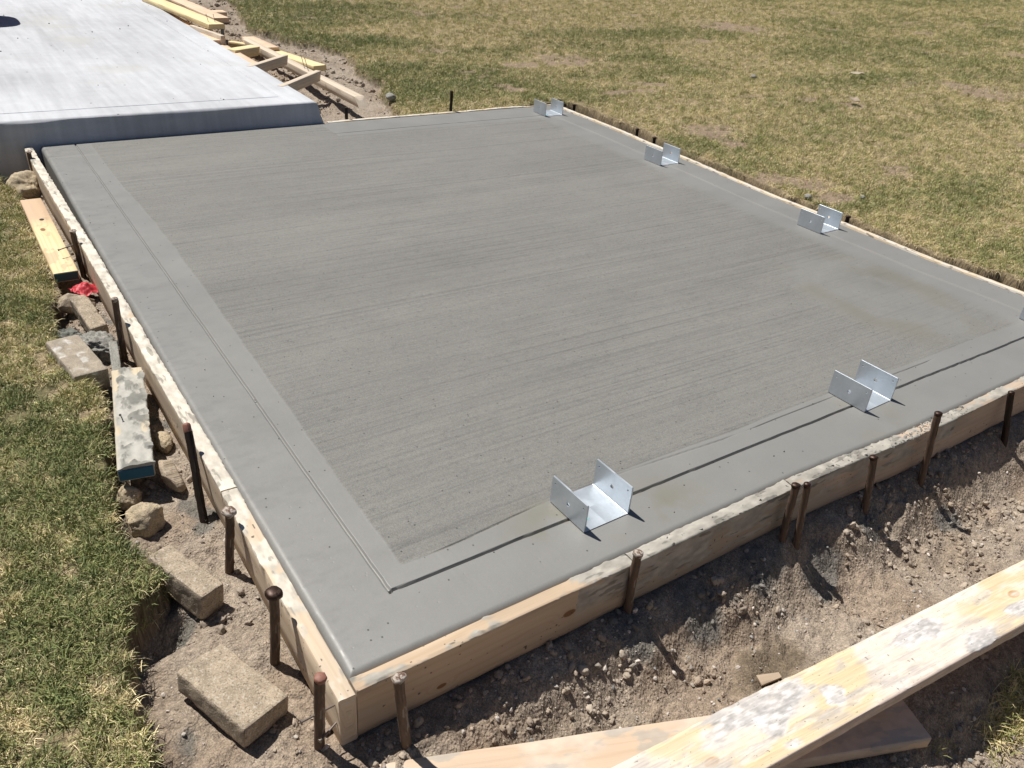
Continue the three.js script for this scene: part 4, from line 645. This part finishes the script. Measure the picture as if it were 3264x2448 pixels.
{
  const R = rng(811), peb = [], clod = [];
  const zones = [[-0.5, 0.02, -3.9, 0.9, 22000], [0, 2.9, 0.02, 0.95, 55000], [1.62, 2.95, -9.8, -4.06, 24000], [3.46, 3.65, -4.0, 0.1, 2500]];
  for (const [x0, x1, z0, z1, n] of zones) for (let i = 0; i < n; i++) {
    const x = mix(x0, x1, R()), z = mix(z0, z1, R()); if (lawnMask(x, z) > 0.15 || !visible(x, -0.15, z)) continue;
    if (x > -0.042 && x < 3.46 && z > -4.0 && z < 0.045) continue; if (z < -4.02 && x < 1.68) continue;
    const far = z < -4, den = ss(0.35, 0.7, fbm(x * 5, z * 5, 3, 813)); const y = ground(x, z);
    if (R() < 0.11 * den + 0.015) { let s = (0.0011 + 0.005 * Math.pow(R(), 5)) * (far ? 1.8 : 1); if (x > 0.02 && x < 0.9 && z > 0.05 && z < 0.24 && R() < 0.2) s *= 1.7; const t = R(), b = 0.75 + 0.5 * R(), c = t < 0.62 ? [0.55, 0.49, 0.43] : t < 0.85 ? [0.40, 0.35, 0.29] : [0.27, 0.27, 0.26]; peb.push([x, y + s * 0.35, z, R() * 6, R() * 6, R() * 6, s * (1 + 0.5 * R()), s * 0.8, s, c[0] * b, c[1] * b, c[2] * b]); }
    else if (R() < 0.35 * ss(0.46, 0.66, fbm(x * 7 + 4, z * 7, 3, 815))) { const s = (0.0016 + 0.0095 * Math.pow(R(), 6)) * (far ? 1.8 : 1), b = 0.75 + 0.4 * R(); const c = groundColor(x, y, z); clod.push([x, y + s * 0.25, z, R() * 6, R() * 6, R() * 6, s * (1 + 0.4 * R()), s * 0.75, s, c[0] * b * 0.8, c[1] * b * 0.8, c[2] * b * 0.8]); }
  }
  const g1 = toCreasedNormals(rockGeo(901, 1, 1, 1, { det: 0.34, amp: 0.6, fac: 1, fine: 0.2 }), 0.5), g2 = rockGeo(902, 1, 1, 1, { det: 1, amp: 0.9, fac: 0.5, fine: 1.1 });
  scatter('gravel', 'small pale gravel scattered over the dirt', 'gravel', peb, g1, std({ color: 0xffffff, roughness: 0.9 }));
  scatter('dirt_clods', 'crumbly brown clods lying on the dirt', 'dirt', clod, g2, std({ color: 0xffffff, roughness: 0.97 }));
  const cr = []; for (let i = 0; i < 60; i++) { const onNear = R() < 0.5, x = onNear ? mix(0.2, 3.2, R()) : mix(0.01, 0.26, R()), z = onNear ? mix(-0.25, -0.02, R()) : mix(-3.6, -0.02, R()), s = 0.0010 + 0.0016 * R() * R(), b = 0.5 + 0.8 * R(); cr.push([x, s * 0.4, z, R() * 6, R() * 6, R() * 6, s * (1 + R()), s * 0.7, s, 0.13 * b, 0.125 * b, 0.115 * b]); }
  for (let i = 0; i < 420; i++) { const x = R() < 0.6 ? 1.5 + 0.75 * R() : 0.75 + 1.5 * R(), s = 0.0016 + 0.0055 * R() * R(), b = 0.8 + 0.4 * R(); cr.push([x, s * 0.3 - 0.001, nearEdge(x) + 0.002 + 0.038 * R(), R() * 6, R() * 6, R() * 6, s * (1 + R()), s * 0.6, s, 0.27 * b, 0.265 * b, 0.24 * b]); }
  for (let i = 0; i < 40; i++) { const x = mix(-1, 1.6, R()), z = mix(-9, -4.1, R()), s = 0.0025 + 0.004 * R(); cr.push([x, 0.128 + s * 0.3, z, R() * 6, R() * 6, R() * 6, s, s * 0.6, s, 0.12, 0.12, 0.12]); }
  scatter('concrete_crumbs', 'tiny grey crumbs of concrete on the slabs and form tops', 'crumbs', cr, g1, std({ color: 0xffffff, roughness: 0.9 }));
}

// ------------------------------------------------------------------ grass (uncountable)
function tuft(seed, nb, lay_, h, spread, wd) {
  const R = rng(seed), pos = [], idx = [];
  for (let b = 0; b < nb; b++) {
    const a = R() * 6.283, r = spread * Math.sqrt(R()), bx = Math.cos(a) * r, bz = Math.sin(a) * r, d = R() * 6.283, L = h * (0.55 + 0.6 * R()), lean = lay_ * (0.4 + R()), w = wd * (0.7 + 0.6 * R());
    const dx = Math.cos(d), dz = Math.sin(d), f = R() * 6.283, sx = Math.cos(f), sz = Math.sin(f), c = pos.length / 3;
    for (let k = 0; k <= 3; k++) { const t = k / 3, ang = lean * (0.35 + 0.75 * t), x = bx + dx * L * t * Math.sin(ang), y = L * t * Math.cos(ang) - 0.004, z = bz + dz * L * t * Math.sin(ang), ww = w * (k === 3 ? 0.08 : 1 - 0.25 * t); pos.push(x - sx * ww, y, z - sz * ww, x + sx * ww, y, z + sz * ww); }
    for (let k = 0; k < 3; k++) { const q = c + k * 2; idx.push(q, q + 1, q + 2, q + 1, q + 3, q + 2); }
  }
  const g = new THREE.BufferGeometry(); g.setAttribute('position', new THREE.Float32BufferAttribute(pos, 3)); g.setIndex(idx); g.computeVertexNormals(); return g;
}
{
  const R = rng(1001), green = [], straw = [];
  const add = (x, z, sc, any) => {
    const m = lawnMask(x, z); if (!any && m < 0.35 + 0.3 * R() - 0.25) return; const y = ground(x, z);
    const g = ss(0.30, 0.70, greenness(x, z) + 0.14 * (R() - 0.5)), bare = x > 0 ? bareAt(x, z) : 0; if (x > 0 && R() < bare * 0.85) return;
    if (x > 3.3 && z > -4 && z < 0.1 && x < lawnR(z) + 0.015 + 0.03 * R()) return; if (x < 0 && R() < ss(0.56, 0.72, fbm(x * 22, z * 22, 2, 67))) return;
    const edge = x < 0 && m < 0.9 ? 0.25 : 0; const s = sc * (0.7 + 0.6 * R());
    const b = x < 0 ? 0.55 + 0.95 * R() : 0.9 + 0.45 * R();
    if (R() < (x < 0 ? 0.30 + 0.45 * g : 0.28 + 0.50 * g)) { const t = R(), c = mix3([0.36, 0.345, 0.125], [0.155, 0.20, 0.07], t * 0.65 + g * 0.35); green.push([x, y, z, (R() - 0.5) * 0.5, R() * 6.28, (R() - 0.5) * 0.5 - edge, s, s * (0.75 + 0.5 * R()), s, c[0] * b, c[1] * b, c[2] * b]); }
    else { const t = R(), c = mix3([0.74, 0.635, 0.38], [0.54, 0.425, 0.215], t); straw.push([x, y, z, (R() - 0.5) * 0.7, R() * 6.28, (R() - 0.5) * 0.7 - edge, s * 1.05, s * (0.6 + 0.5 * R()), s * 1.05, c[0] * b, c[1] * b, c[2] * b]); }
  };
  // left lawn
  for (let i = 0; i < 52000; i++) { const x = mix(-1.3, -0.14, Math.sqrt(R())), z = mix(-3.95, 0.75, R()); if (visible(x, -0.08, z, 0.6, 0.25)) add(x, z, 0.82); }
  // clump by the blotched plank
  for (let i = 0; i < 420; i++) { const a = R() * 6.283, r = Math.sqrt(R()), x = 1.62 + 0.24 * r * Math.cos(a), z = 0.72 + 0.07 * r * Math.sin(a); add(x, z, 1.15, true); }
  for (let i = 0; i < 60; i++) add(mix(1.0, 1.6, R()), mix(0.66, 0.95, R()), 0.8, true);
  // wide lawn, thinner and coarser with distance
  for (let i = 0; i < 620000; i++) {
    const rr = mix(2.6, 25, Math.pow(R(), 1.2)), a = mix(0.1, 1.62, R()), x = CAM.x + Math.sin(a) * rr, z = CAM.z - Math.cos(a) * rr;
    if (x < 2.1 || z > 1.2 || (z > -4.03 && x < 3.46)) continue; if (z < -12.5 || !visible(x, 0, z, 0.3, 0.12)) continue;
    const dens = rr < 6 ? 1 : rr < 9 ? 0.85 : 0.8; if (R() > dens) continue;
    add(x, z, 0.8 + 0.042 * Math.max(0, rr - 4));
  }
  scatter('lawn_grass', 'short green grass blades of the thin lawn', 'grass', green, tuft(11, 9, 0.8, 0.042, 0.02, 0.0012), std({ color: 0xffffff, roughness: 0.7, side: THREE.DoubleSide }));
  scatter('dry_grass', 'dry straw coloured grass blades matted in the lawn', 'grass', straw, tuft(12, 9, 1.3, 0.042, 0.022, 0.0011), std({ color: 0xffffff, roughness: 0.8, side: THREE.DoubleSide }));
}

renderer.render(scene, camera);
